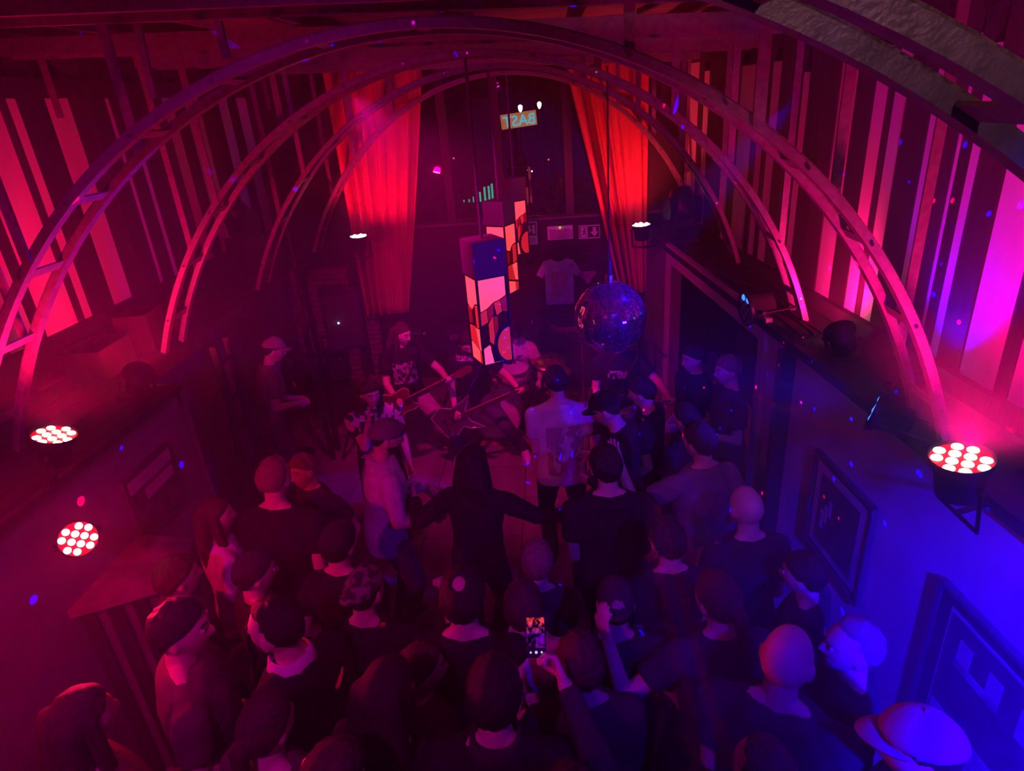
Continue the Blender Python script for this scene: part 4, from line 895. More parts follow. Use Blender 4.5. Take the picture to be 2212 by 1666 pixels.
for lab, x, y, rz in [('bar stool with low back before the left curtain foot', -2.95, 7.72, .4), ('bar stool standing in the left aisle below the blue light specks', -3.3, 5.72, 2.0), ('bar stool half hidden behind the lattice column', -3.38, 6.92, 1.1)]: stool(lab, x, y, 0, rz)
pt = empty('high_table', (-3.1, 6.3, 0), 0, 'high round table with glasses in the left aisle', 'table')
MB().lathe([(0.01, 1.05), (0.30, 1.05), (0.31, 1.07), (0.30, 1.09), (0.01, 1.09)], 24).build('top', m_midwood, pt); MB().cyl((0, 0, .03), (0, 0, 1.05), .03).build('pole', m_black, pt); MB().lathe([(0.22, 0), (0.22, .015), (0.04, .04)], 20).build('foot', m_black, pt)
m_clear = glass_mat('drinking_glass', 0.12, (0.9, 0.9, 0.95))
for q in range(5):
    a_ = q * 1.3; g_ = MB().lathe([(0.026, 0), (0.032, 0.12), (0.029, 0.12), (0.023, 0.008)], 14, (-3.1 + .18 * math.cos(a_), 6.3 + .17 * math.sin(a_), 1.092)).build('drinking_glass', m_clear, None, True)
    tag(g_, 'empty drinking glass on the high round table', 'glass', 'glasses on the high table')
MB().box((-3.1, 6.3, 1.122), (.1, .1, .06)).build('napkin_box', m_white); tag(bpy.data.objects['napkin_box'], 'small white napkin box on the high table', 'box')
rnd = random.Random(5)
for q, (x, y, sx, sy, sz) in enumerate([(-3.45, 4.3, .3, .4, .22), (-3.42, 4.85, .25, .3, .3), (-3.45, 5.45, .3, .5, .14), (-3.4, 7.2, .28, .3, .26), (-3.46, 7.65, .2, .3, .34)]):
    o = empty('storage_crate', (x, y, 1.946), rnd.uniform(-.2, .2), ['low dark crate at the near end of the high left shelf', 'square dark crate second along the high left shelf', 'flat wide crate midway along the high left shelf', 'dark crate fourth along the high left shelf', 'tall narrow crate at the far end of the high left shelf'][q], 'crate', 'crates on the high left shelf')
    for e in (-1, 1): MB().box((e * sx / 2, 0, sz / 2), (.015, sy, sz)).build('side_panel', m_midwood, o); MB().box((0, e * sy / 2, sz / 2), (sx, .015, sz)).build('end_panel', m_midwood, o)
    MB().box((0, 0, .01), (sx, sy, .02)).build('base', m_midwood, o)
# cables along the right ledge
for q in range(3):
    pts = [rp(y, 0.03 + .07 * q + .02 * math.sin(y * (2 + q) + q), 1.99 + 0.012 + (0.03 * abs(math.sin(3 * y + q)))) for y in np.linspace(4.1, 6.0, 30)]
    tag(MB().tube(pts, 0.009, 5).build('cable', m_plastic, None, True), ['black cable along the outer edge of the right ledge', 'black cable along the middle of the right ledge', 'black cable close to the panels on the right ledge'][q], 'cable', 'cables on the right ledge')
# side fixtures with small blue reflections on the right ledge

# ================================================================ OUTSIDE THE WINDOW (night street)
m_asph = mat('asphalt', (0.02, 0.02, 0.024), 0.8, bump=.2)
st_ = MB().box((0, 20, -0.3), (40, 22.6, 0.2)).build('street', m_asph); st_['kind'] = 'structure'
fa = MB().box((0, 28, 3.0), (36, .3, 9)).build('facade_opposite', mat('facade', (0.03, 0.028, 0.03), .9, scale=2)); fa['kind'] = 'structure'
YS = 15.0
a, b_ = atY(1081, 246, YS), atY(1160, 272, YS); cx_, cz_ = (a.x + b_.x) / 2, (a.z + b_.z) / 2; sw, sh_ = b_.x - a.x, a.z - b_.z
sg = empty('street_sign', (cx_, YS, cz_), 0, 'glowing amber sign outside the window with BAST in mirrored blue letters', 'sign'); sg.rotation_euler = (0, R(-4), 0)
MB().box((0, 0, 0), (sw, .12, sh_)).build('sign_box', mat('sign_amber', (.5, .3, .12), .6, emit=(0.72, 0.22, 0.06), estr=0.55, col2=(.35, .2, .08), scale=3), sg)
cu = bpy.data.curves.new('sign_text', 'FONT'); cu.body = 'BAST'; cu.size = sh_ * 1.05; cu.align_x = 'CENTER'; cu.align_y = 'CENTER'; cu.extrude = .02
to = bpy.data.objects.new('sign_letters', cu); COL.objects.link(to); to.rotation_euler = (R(90), 0, 0); bpy.context.view_layer.update()
me = bpy.data.meshes.new_from_object(to.evaluated_get(bpy.context.evaluated_depsgraph_get())); bpy.data.objects.remove(to)
for v_ in me.vertices: v_.co.x = -v_.co.x
bm = bmesh.new(); bm.from_mesh(me); bmesh.ops.recalc_face_normals(bm, faces=bm.faces); bm.to_mesh(me); bm.free()
lo = link_mesh('letters', me, sg, (sw * .02, -.08, -.02), (R(90), 0, 0)); me.materials.clear(); me.materials.append(mat('sign_cyan', (.2, .6, .8), .5, emit=(0.06, 0.62, 0.9), estr=0.9))
MB().cyl((0, 0, -sh_ / 2), (0, 0, -cz_), .05).build('post', m_black, sg)
m_lampg = mat('street_lamp_glow', (.9, .9, .8), .4, emit=(0.85, 1.0, 0.62), estr=14)
for q, (px, py) in enumerate([(1124, 235), (1165, 228)]):
    p = atY(px, py, 19 + q); o = empty('street_lamp', (p.x, p.y, -.2), 0, ['street lamp seen just above the mirrored sign', 'street lamp glowing right of the mirrored sign'][q], 'street lamp', 'street lamps outside')
    MB().cyl((0, 0, 0), (0, 0, p.z + .1), .04, .03, n=8).build('post', m_black, o)
    MB().lathe([(.02, -.08), (.05, -.02), (.06, .06), (.02, .1)], 10, (0, 0, p.z + .2)).build('lantern', m_lampg, o, True)
    MB().lathe([(.07, .1), (.03, .14), (.0, .15)], 10, (0, 0, p.z + .2)).build('lantern_cap', m_black, o)
tr_ = empty('bare_tree', (atY(1190, 260, 17).x, 17.0, -.2), 0, 'bare winter tree on the street behind the sign', 'tree'); k = MB(); k2 = MB(); rnd = random.Random(11)
def grow(mb, p, d, L, r_, dep):
    if dep == 0 or r_ < .003: return
    q = p + d * L; mb.tube([p, p.lerp(q, .5) + V((rnd.uniform(-.04, .04), 0, 0)) * L, q], [r_, r_ * .85, r_ * .7], 5)
    for _ in range(3 if dep > 3 else 2): grow(k2, q, (d + V((rnd.uniform(-.8, .8), rnd.uniform(-.5, .5), rnd.uniform(-.1, .5)))).normalized(), L * .72, r_ * .6, dep - 1)
grow(k, V((0, 0, 0)), V((0.05, 0, 1)).normalized(), 2.6, .05, 6)
m_bark = mat('bark', (.12, .10, .09), .9, bump=.4); k.build('trunk', m_bark, tr_); bo = k2.build('branches', m_bark, tr_); bo['kind'] = 'stuff'
pc = empty('teal_row', (0, 0, 0), 0, 'row of upright teal glows seen through the window', 'neon light')
_p = atY(1035, 440, 14.1); MB().box((_p.x, 14.1, (_p.z + .1) / 2 - .1), (1.2, .06, _p.z + .3)).build('tube_plinth', m_black, pc)
m_teal = mat('teal_glow', (.1, .6, .5), .4, emit=(0.0, 0.55, 0.36), estr=0.75)  # glowing tubes for the upright teal marks in the window; plinth added
for q, (px, y0, y1) in enumerate([(1036, 415, 436), (1046, 404, 436), (1055, 402, 434), (1062, 397, 430), (1002, 432, 437), (1013, 430, 437), (1022, 425, 437)]):
    a, b_ = atY(px, y0, 14), atY(px, y1, 14); MB().cyl((a.x, 14, b_.z), (a.x, 14, a.z), .022 if q < 4 else .012, n=8).build('teal_tube', m_teal, pc)
for q, (px, py) in enumerate([(980, 342), (1185, 345), (1149, 370), (1138, 368)]):
    p = atY(px, py, 22); bl = empty('bollard_light', (p.x, p.y, -.2), 0, ['tiny red light far outside behind the left pane', 'tiny red light outside beside the window mullion', 'first of two tiny pale lights outside, right one', 'second of two tiny pale lights outside, left one'][q], 'light', 'small lights outside')
    MB().cyl((0, 0, 0), (0, 0, p.z + .2), .012, n=6).build('post', m_black, bl); MB().ell((0, 0, p.z + .2), (.028,) * 3, None, 8, 6).build('lens', mat('bollard_%d' % (q > 1), (.5, .05, .02), .4, emit=((1, .05, .02), (.6, .8, 1))[q > 1], estr=3), bl, True)  # distant car lights; their posts are added only to carry them
# ================================================================ THE BAND
BG = 'band on the floor stage'
m_shirt1 = print_mat('black_band_tee', (0.022, 0.02, 0.024), (0.42, 0.32, 0.45), 0.0, 1.10, 0.12, 0.12, True, 26, 0.50, 1.6)
m_shirt2 = print_mat('black_logo_tee', (0.022, 0.02, 0.024), (0.6, 0.5, 0.55), 0.0, 1.22, 0.13, 0.025, True, 40, 0.45, 2.0)
m_shirt3 = print_mat('white_emblem_tee', (0.8, 0.78, 0.78), (0.05, 0.03, 0.06), 0.0, 0.76, 0.10, 0.06, True, 30, 0.47, 0.8)
m_shirt4 = print_mat('white_back_print_tee', (0.8, 0.78, 0.78), (0.45, 0.28, 0.34), 0.02, 1.14, 0.13, 0.20, False, 12, 0.46, 1.2)
m_shirt5 = print_mat('patterned_tee', (0.05, 0.04, 0.06), (0.6, 0.4, 0.45), 0.0, 1.2, 0.3, 0.3, True, 20, 0.52)
m_sneak = cloth('sneaker', (0.55, 0.5, 0.55), c2=(0.05, 0.05, 0.06), scale=22)
b1 = person('long-haired guitarist in pale shorts and black print t-shirt, left of the band', (868, 722), 1.80, 196, lean=4, head=(42, 10, 0), drop=0.13, arms=((0.22, 0.34, -0.20), (-0.04, 0.30, -0.34)), hands=('grip', 'fist'), palms=((-.2, .2, 1), (-.8, -.5, -.2)),
            legs=((-0.52, 0.05), (0.26, -0.05)), hair='long', hairc='brown', topm=m_shirt1, bot='khaki', shorts=True, shoe=m_sneak, socks='black', eyes=True, group=BG, fine=True)
b2 = person('guitarist in black t-shirt with a white logo line, legs wide, below the pendant lamp', (1010, 742), 1.80, 184, lean=12, head=(15, 25, 6), drop=0.22, arms=((0.30, 0.30, -0.22), (0.0, 0.26, -0.42)), hands=('grip', 'fist'), palms=((-.2, .2, 1), (-.8, -.5, -.2)),
            legs=((-0.50, 0.12), (0.22, 0.10)), hair='short', hairc='dark', beard=True, topm=m_shirt2, bot='jeans', shoe='white', eyes=True, group=BG, fine=True)
dr = person('drummer in white emblem t-shirt and backward cap bent over the kit', (1112, 722), 1.78, 178, lean=14, head=(12, 38, 0), seat=0.47, arms=((0.12, 0.34, -0.30), (0.06, 0.36, -0.32)), hands=('fist', 'fist'), legs=((-0.22, 0.46), (0.26, 0.48)),
            hair='short', hairc='dark', hat='cap_back', hatc='black', topm=m_shirt3, bot='black', shoe='black', eyes=True, group=BG, fine=True)
b3 = person('guitarist in pale trousers and black print t-shirt behind the mirror ball', (1338, 735), 1.80, 176, lean=6, head=(10, 20, 0), drop=0.10, arms=((0.26, 0.32, -0.24), (-0.02, 0.28, -0.36)), hands=('grip', 'fist'), palms=((-.2, .2, 1), (-.8, -.5, -.2)),
            legs=((-0.30, 0.1), (0.26, 0.0)), hair='short', hairc='brown', topm=print_mat('black_small_print_tee', (.022, .02, .024), (.5, .3, .4), 0, 1.2, .1, .04, True, 30, .5), bot='lgrey', shoe='black', eyes=True, group=BG, fine=True)
sing = person('curly-haired singer shouting into a microphone in a patterned top', (800, 850), 1.72, 205, lean=12, head=(10, 8, 0), drop=0.05, arms=((0.06, 0.10, -0.5), (-0.10, 0.27, 0.06)), hands=('relaxed', 'fist'), hair='curly', hairc='brown', topm=m_shirt5, bot='black', eyes=True, group=BG, fine=True)
mc = empty('microphone', sing['hand'][1], 0, 'handheld microphone at the singer\'s mouth', 'microphone')
d = (sing['head'] + sing['fwd'] * .1 - V((0, 0, .06)) - sing['hand'][1]).normalized()
MB().cyl(-d * .11, d * .05, .011, .017).build('handle', m_plastic, mc); MB().ell(d * .075, (.026,) * 3, None, 12, 8).build('mesh_head', m_chrome, mc, True)
# ---- guitars
m_neck = mat('guitar_neck', (.45, .26, .17), .35, col2=(.34, .18, .12), scale=14, stretch=(1, .2, 1)); m_bind = mat('guitar_binding', (.7, .62, .58), .35)
def guitar(label, pers, col, style, scale=1.0):
    s_h, f_h = pers['hand'][1], pers['hand'][0]; d = (f_h - s_h).normalized(); n = pers['fwd']; n = (n - d * n.dot(d)).normalized(); u = n.cross(d)
    if u.z < 0: u = -u
    o = empty('electric_guitar', s_h, 0, label, 'guitar', 'electric guitars'); bc = -d * 0.06 - n * 0.035
    if style == 'x':   outline = [(-.22, .10), (-.20, -.02), (-.17, -.17), (-.06, -.18), (.04, -.12), (.10, -.17), (.24, -.22), (.14, -.10), (.13, -.03), (.15, .05), (.26, .17), (.12, .13), (.02, .11), (-.08, .17)]
    else:              outline = [(-.21, 0), (-.20, .10), (-.14, .165), (-.06, .165), (.01, .125), (.08, .125), (.15, .14), (.19, .09), (.16, .04), (.15, -.02), (.17, -.06), (.21, -.10), (.15, -.125), (.07, -.115), (.0, -.125), (-.06, -.165), (-.14, -.165), (-.20, -.10)]
    body = MB().prism([(a * scale, b_ * scale) for a, b_ in outline], bc - n * .02, d, u, n * .042).build('body', col, o)
    kb = MB(); oo = [(a * scale * 1.012, b_ * scale * 1.012) for a, b_ in outline]; kb.tube([bc + n * .02 + d * a + u * b_ for a, b_ in oo + oo[:1]], .0045, 5); kb.build('binding', m_bind, o)
    body_b = body.modifiers.new('b', 'BEVEL'); body_b.width = 0.006; body_b.segments = 2
    MB().bar(bc + d * .12 + n * .022, bc + d * .66 + n * .020, .05, .022, n).build('neck', m_neck, o)
    fb = MB().bar(bc + d * .10 + n * .034, bc + d * .66 + n * .033, .045, .006, n).build('fingerboard', m_darkwood, o)
    for q in range(10): MB().bar(bc + d * (.2 + .05 * q) + n * .037 - u * .021, bc + d * (.2 + .05 * q) + n * .037 + u * .021, .003, .003).build('fret', m_chrome, fb)
    MB().prism([(.66, -.025), (.72, -.04), (.84, -.035), (.86, .01), (.82, .045), (.72, .04), (.66, .025)], bc + n * .012, d, u, n * .014).build('headstock', col, o)
    for q in range(6): MB().cyl(bc + d * (.72 + .045 * (q // 2)) + u * (.05 if q % 2 else -.05) + n * .012, bc + d * (.72 + .045 * (q // 2)) + u * (.03 if q % 2 else -.03) + n * .016, .008, n=8).build('tuning_peg', m_chrome, o)
    for q in (-.03, .06): MB().box(bc + d * q + n * .027, (.035, .07, .012), M((d, u, n)).transposed()).build('pickup', m_plastic, o)
    MB().box(bc - d * .10 + n * .028, (.03, .08, .014), M((d, u, n)).transposed()).build('bridge', m_chrome, o)
    k = MB()
    for q in range(6): k.cyl(bc - d * .1 + u * (-.02 + .008 * q) + n * .038, bc + d * .70 + u * (-.016 + .0064 * q) + n * .040, .0011, n=4)
    st = k.build('strings', m_chrome, o); st['kind'] = 'stuff'
    for q in range(2): MB().cyl(bc - d * (.12 + .05 * q) - u * .1 + n * .02, bc - d * (.12 + .05 * q) - u * .1 + n * .035, .011, n=10).build('knob', m_chrome, o)
    k = MB(); P0, P1 = bc - d * .2, bc + d * .15 + u * .12; r0 = pers['sh'][0] - s_h + V((0, 0, .075)); ba = pers['back'] - s_h
    k.tube([P0, P0.lerp(ba, .6) - pers['fwd'] * .02 + pers['right'] * .08, ba - pers['fwd'] * .02, r0 - pers['fwd'] * .04, r0 + pers['fwd'] * .07 - pers['right'] * .0 - V((0, 0, .02)), P1.lerp(r0, .35) + pers['fwd'] * .06, P1], .014, 6); k.build('strap', m_plastic, o)
guitar('dark sunburst guitar played by the long-haired guitarist', b1, mat('guitar_brown', (.26, .07, .05), .25, col2=(.08, .02, .02), scale=6), 'g')
guitar('dark horned guitar with pale edges played under the pendant lamp', b2, mat('guitar_dark', (.12, .06, .08), .25, col2=(.06, .03, .04), scale=6), 'x')
guitar('black guitar played behind the mirror ball', b3, mat('guitar_black', (.06, .05, .06), .2), 'x')
# ---- rug
rg = atZ(1110, 930, 0); m_rug = mat('patterned_rug', (0.42, 0.12, 0.12), .95, col2=(0.12, 0.05, 0.07), scale=16, bump=.5, contrast=(.44, .56))
rx, ry = -0.45, 7.05
o = empty('rug', (rx, ry, 0), R(-4), 'worn patterned rug under the drum kit', 'rug'); MB().box((0, 0, .004), (1.9, 1.4, .008)).build('pile', m_rug, o)
k = MB()
for q in range(60): k.box((-.94 + q * .0318, -.715, .003), (.008, .035, .005)); k.box((-.94 + q * .0318, .715, .003), (.008, .035, .005))
fo = k.build('fringe', m_trim, o); fo['kind'] = 'stuff'
# ---- drum kit
m_shell = mat('drum_shell', (0.62, 0.40, 0.34), .3, col2=(.5, .3, .26), scale=10); m_skin = mat('drum_skin', (0.75, 0.7, 0.68), .5)
def drum(name, label, c, axis, r_, L, legs=None, skin2=None, lugs=8):
    o = empty(name, c, 0, label, 'drum', 'drum kit'); m3 = rot_to(axis)
    MB().lathe([(r_ * .97, -L / 2), (r_, -L / 2), (r_, L / 2), (r_ * .97, L / 2)], 32, (0, 0, 0), m3).build('shell', m_shell, o, True).data.polygons.foreach_set('use_smooth', [False] * 0 or [True] * (32 * 3 + 2))
    for e in (-1, 1):
        MB().lathe([(.001, e * (L / 2 + .004)), (r_ * .96, e * (L / 2 + .003)), (r_ * .99, e * (L / 2 - .002))], 32, (0, 0, 0), m3).build('drum_head', m_skin if e > 0 or not skin2 else skin2, o)
        MB().ring(m3 @ V((0, 0, e * L / 2)), m3 @ V((1, 0, 0)), m3 @ V((0, 1, 0)), r_ * 1.015, .018, .03, 32).build('hoop', m_chrome, o)
    for q in range(lugs):
        t = 2 * math.pi * q / lugs; dd = m3 @ V((math.cos(t), math.sin(t), 0)); ax = m3 @ V((0, 0, 1))
        MB().box(dd * (r_ + .012), (.022, .018, min(.06, L * .4)), M((m3 @ V((math.cos(t), math.sin(t), 0)), m3 @ V((-math.sin(t), math.cos(t), 0)), ax)).transposed()).build('lug', m_chrome, o)
        MB().cyl(dd * (r_ + .016) - ax * L / 2, dd * (r_ + .016) + ax * L / 2, .003, n=5).build('tension_rod', m_chrome, o)
    return o
dx, dy = dr['root'].x, dr['root'].y
bd = drum('bass_drum', 'bass drum with pale front skin on the rug', (dx - 0.22, dy - .60, .305), (-0.12, -1, 0), .28, .38)
for e in (-1, 1): MB().cyl((e * .2, -.1, -.18), (e * .34, -.22, -.295), .008, n=6).build('spur', m_chrome, bd)
def tripod(o, z_top, r_=.24):
    MB().cyl((0, 0, .12), (0, 0, z_top), .012, n=8).build('pole', m_chrome, o)
    for q in range(3): t = q * 2.094 + .5; MB().cyl((0, 0, .28), (r_ * math.cos(t), r_ * math.sin(t), .02), .009, n=6).build('leg', m_chrome, o)
p = atY(1112, 832, dy - .40); sn = drum('snare_drum', 'wooden snare drum on a chrome stand', (p.x, dy - .40, .66), (0.02, -.12, 1), .18, .15)
ssd = empty('snare_stand', (p.x, dy - .40, 0), 0, 'chrome tripod stand under the snare drum', 'stand', 'drum hardware'); tripod(ssd, .5)
for q in range(3): t = q * 2.094; MB().cyl((0, 0, .46), (.17 * math.cos(t), .17 * math.sin(t), .575), .008, n=6).build('basket_arm', m_chrome, ssd)
drum('floor_tom', 'deep floor tom at the drummer\'s side', (dx - .56, dy - .08, .45), (0, 0, 1), .2, .36)
ft = empty('floor_tom_leg_set', (dx - .56, dy - .08, 0), 0, 'three chrome legs carrying the floor tom', 'stand', 'drum hardware')
for q in range(3): t = q * 2.094; MB().cyl((.215 * math.cos(t), .215 * math.sin(t), .5), (.225 * math.cos(t), .225 * math.sin(t), .012), .007, n=6).build('leg', m_chrome, ft)
def cymbal(label, px, py, y, r_, tilt=(0.1, -.2, 1), hat=False):
    p = atY(px, py, y); o = empty('cymbal', p, 0, label, 'cymbal', 'cymbals of the drum kit'); m3 = rot_to(tilt)
    prof = [(.008, .022), (.03, .02), (.045, .006), (r_ * .6, -.006), (r_, -.018), (r_, -.020), (r_ * .6, -.009), (.045, .003), (.008, .018)]
    MB().lathe(prof, 36, (0, 0, 0), m3).build('plate', m_brass, o, True)
    if hat: MB().lathe([(r, -z - .05) for r, z in prof], 36, (0, 0, 0), m3).build('lower_plate', m_brass, o, True)
    MB().cyl(m3 @ V((0, 0, .015)), m3 @ V((0, 0, .06)), .008, n=8).build('wing_nut', m_chrome, o)
    s_ = empty('cymbal_stand', (p.x, p.y, 0), 0, label.replace('cymbal', 'cymbal stand').replace('brass', 'chrome').replace('pair of ', ''), 'stand', 'drum hardware'); tripod(s_, p.z - .02)
cymbal('brass crash cymbal beside the drummer, to his left', 1185, 778, dy - .25, .21)
cymbal('brass ride cymbal low over the floor tom', 1082, 790, dy - .30, .18, (-.2, -.2, 1))
cymbal('pair of brass hi-hat plates near the amp', 1208, 800, dy - .42, .15, (0, -.1, 1), True)
ds = [MB().cyl(dr['hand'][i], dr['hand'][i] + V((.02 if i else -.02, -.26, -.06)), .008, .005, n=6).build('drumstick', m_midwood) for i in (0, 1)]
for i in (0, 1): tag(ds[i], ['drumstick in the drummer\'s left hand', 'drumstick in the drummer\'s right hand'][i], 'drumstick', 'drumsticks')
th_ = empty('drum_throne', (dx, dy + .02, 0), 0, 'round black drum throne under the drummer', 'stool'); MB().lathe([(.15, .26), (.17, .28), (.17, .32), (.14, .335)], 20).build('seat', m_black, th_, True); tripod(th_, .27)
# ---- amplifiers
def amp(label, x, y, w_, h_, d_, z=0, rz=0, head=False):
    o = empty('amplifier' if not head else 'amplifier_top_unit', (x, y, z), rz, label, 'amplifier', 'amplifiers behind the band')
    MB().box((0, 0, h_ / 2), (w_, d_, h_)).build('cabinet', m_black, o); MB().box((0, -d_ / 2 - .004, h_ * .48), (w_ * .92, .01, h_ * (.84 if not head else .5))).build('grille_cloth', mat('grille_cloth', (.05, .045, .05), .9, scale=150, bump=.5), o)
    if head:
        MB().box((0, -d_ / 2 - .008, h_ * .2), (w_ * .86, .01, h_ * .28)).build('control_panel', m_chrome, o)
        for q in range(7): MB().cyl((-w_ * .36 + q * w_ * .115, -d_ / 2 - .01, h_ * .2), (-w_ * .36 + q * w_ * .115, -d_ / 2 - .03, h_ * .2), .011, n=10).build('knob', m_plastic, o)
        MB().ell((w_ * .42, -d_ / 2 - .016, h_ * .2), (.008,) * 3, None, 8, 6).build('indicator', mat('green_led', (0, .6, .2), .3, emit=(0.0, 1, .25), estr=3), o, True)
    else:
        for e in (-1, 1): MB().box((e * w_ / 2, 0, h_ * .6), (.012, .1, .03)).build('handle', m_chrome, o)
    return o
pa = atZ(1222, 850, .5)
amp('tall black speaker cabinet behind the drummer, below the hung shirts', 0.12, 8.08, .70, .76, .36, 0, R(-6)); amp('amplifier head with green light on the tall cabinet', 0.12, 8.08, .66, .24, .26, .762, R(-6), True)
amp('black bass cabinet behind the guitarist in pale trousers', .78, 7.95, .50, .62, .36, 0, R(-14)); amp('small amplifier head on the bass cabinet', .78, 7.95, .46, .18, .25, .622, R(-14), True)
amp('black speaker cabinet behind the second guitarist', -1.15, 8.08, .70, .74, .36, 0, R(4)); amp('amplifier head on the cabinet behind the second guitarist', -1.15, 8.08, .66, .24, .26, .742, R(4), True)
# ---- stand microphones, bottle, cups
def mic_stand(label, x, y, z, rz):
    o = empty('microphone_stand', (x, y, 0), rz, label, 'microphone stand', 'microphone stands'); tripod(o, z * .8)
    MB().cyl((-.12, 0, z * .72), (.45, 0, z), .008, n=6).build('boom', m_plastic, o); MB().cyl((.45, 0, z), (.56, 0, z - .03), .014, .018, n=8).build('microphone', m_plastic, o); MB().ell((.585, 0, z - .035), (.025,) * 3, None, 10, 7).build('mesh_head', m_chrome, o, True)
mic_stand('boom microphone stand over the drum kit', .28, 6.95, 1.25, R(165)); mic_stand('boom microphone stand at the far right of the stage', 1.0, 6.2, 1.5, R(150)); mic_stand('boom microphone stand before the left guitarist', -1.95, 6.1, 1.45, R(20))
m_bottle = mat('dark_bottle', (.02, .04, .02), .1)
for q, (x, y) in enumerate([(-.34, 6.45), (-.22, 6.43)]):
    tag(MB().lathe([(.03, 0), (.033, .01), (.033, .13), (.012, .18), (.012, .24), (.014, .24)], 14, (x, y, .009)).build('bottle', m_bottle, None, True), ['dark bottle standing on the rug by the snare', 'second dark bottle on the rug, right of the other'][q], 'bottle', 'bottles on the rug')
tag(MB().lathe([(.03, 0), (.04, .12), (.037, .12), (.028, .006)], 14, (-.10, 6.30, .0)).build('plastic_cup', m_clear, None, True), 'clear plastic cup on the floor at the rug edge', 'cup')
# ================================================================ THE CROWD
person('person in a pale denim jacket and beanie facing right, arms bent', (835, 945), 1.80, -62, lean=6, head=(-10, 12, 0), arms=((0.02, 0.30, -0.36), (0.0, 0.24, -0.36)), hands=('relaxed', 'relaxed'), hair='short', hat='beanie', hatc='grey', top='denim', sleeve='long', jacket='black', bot='jeans', beard=True, eyes=True, fine=True)
person('dancing person with long dark hair and black sleeves, arms flung out', (1025, 1000), 1.70, -12, lean=8, head=(-10, 5, -4), arms=((0.32, 0.10, -0.12), (0.42, 0.22, -0.22)), elbow=((1, -.2, -.6), (.8, -.3, -1)), hair='long', top='black', sleeve='long', bot='black', fine=True)
person('person in a white t-shirt with a faded back print, facing the drummer', (1200, 825), 1.80, 4, lean=4, head=(10, 14, 0), arms=('front', 'front'), hair='short', topm=m_shirt4, bot='black', b=1.08, fine=True)
person('person in a black cap with a pale patch, turned to the side in black', (1308, 885), 1.82, 60, lean=6, head=(20, 25, 0), arms=('front', 'bent'), hair='short', hat='cap', hatc='black', hatlogo=1, top='black', sleeve='long', bot='black')
person('dark-haired person in profile beside the right guitarist, black shirt', (1386, 848), 1.72, 62, head=(8, 15, 0), hair='short', top='black', b=1.0, arms=('hip', 'down'), eyes=True)
person('broad person in black with a pale strip of neck, back to the camera', (1308, 1008), 1.84, 6, head=(8, 8, 0), hair='short', hairc='dark', top='black', b=1.15, arms=('front', 'hip'))
person('person in a grey shirt raising a bent forearm', (1510, 955), 1.80, 22, head=(18, 6, 0), hair='short', hairc='dark', top='grey', arms=((0.24, 0.26, 0.06), 'hip'), hands=('open', 'relaxed'), elbow=((.9, .2, -.9), None), fine=True)
person('bald person in a dark t-shirt right of the crowd centre', (1612, 1098), 1.78, 14, head=(0, 6, 0), hair='none', top='navy', skin=2, arms=('bent', 'front'))
person('dark-haired person in black with a pale nape, right of centre', (1440, 1168), 1.74, 10, head=(12, 8, 0), hair='short', top='navy', b=1.0, arms=('front', 'front'))
person('person in a backward cap with a small patch, centre right of the crowd', (1330, 1305), 1.72, 4, head=(-4, 4, 0), hair='short', hat='cap_back', hatc='char', hatlogo=-1, top='navy', b=1.0, arms=('front', 'hip'))
person('person with a ponytail raising an elbow, right of the patched cap', (1548, 1295), 1.80, 12, head=(20, 2, 0), hair='pony', hairc='brown', top='navy', arms=((0.30, 0.02, 0.12), 'front'), elbow=((1, -.2, -.4), None), hands=('relaxed', 'relaxed'))
person('large bald person seen from behind, lower right', (1700, 1425), 1.92, -28, head=(-10, 6, 0), hair='none', top='navy', b=1.1, skin=2, arms=('front', 'down'), fine=True)
person('bearded person in profile talking to the large bald one', (1838, 1398), 1.76, 78, head=(8, -6, 0), hair='receding', hairc='grey', beard=True, top='navy', arms=('bent', 'hip'), skin=2, eyes=True, fine=True)
person('person in a pale baseball cap at the bottom right', (1985, 1615), 1.92, 62, head=(10, 6, 0), hair='short', hat='cap', hatc='lgrey', top='navy', arms=('front', 'down'), skin=2)
person('close-cropped person at the bottom edge, right of centre', (1648, 1675), 1.84, 18, head=(0, 0, 0), hair='receding', hairc='brown', top='navy', arms=('front', 'down'))
person('brown-haired person in a dark jacket, bottom centre right', (1257, 1425), 1.78, 6, head=(8, 4, 0), hair='short', hairc='brown', top='char', sleeve='long', b=1.0, arms=('hip', 'front'))
jk = person('person in a pale hooded jacket, head just above the phone', (1155, 1312), 1.74, 2, b=0.95, head=(0, 6, 0), hair='short', hairc='brown', top='white', sleeve='long', collar='white', arms=('front', 'front'))
person('short-haired person in a dark collar, bottom centre', (1068, 1500), 1.94, 0, head=(-4, 10, 0), hair='short', hairc='dark', top='black', sleeve='long', collar='char', b=1.05, arms=('front', 'hip'), skin=2)
person('person in black with a round thinning spot on the crown', (1030, 1282), 1.90, 0, head=(0, 2, 0), hair='thinning', hairc='dark', top='black', b=1.0, arms=('front', 'front'), fine=False)
person('person with fair hair between the thinning crown and the patched cap', (1160, 1213), 1.64, 4, head=(-6, 4, 0), hair='short', hairc='fair', top='char', arms=('hip', 'hip'))
m_camo = cloth('camo', (0.28, 0.2, 0.2), c2=(0.05, 0.04, 0.05), scale=30, contrast=(.45, .55))
person('person in a backward camouflage cap and black t-shirt', (790, 1278), 1.74, -8, head=(-14, 6, 0), hair='short', hat='cap_back', hatc=m_camo, top='black', b=1.0, arms=('front', (0.12, 0.30, 0.0)), hands=('relaxed', 'fist'))
person('dark-haired person with a pale nape, behind the camouflage cap', (735, 1175), 1.76, -10, head=(-16, 4, 0), hair='short', top='black', arms=('hip', 'front'))
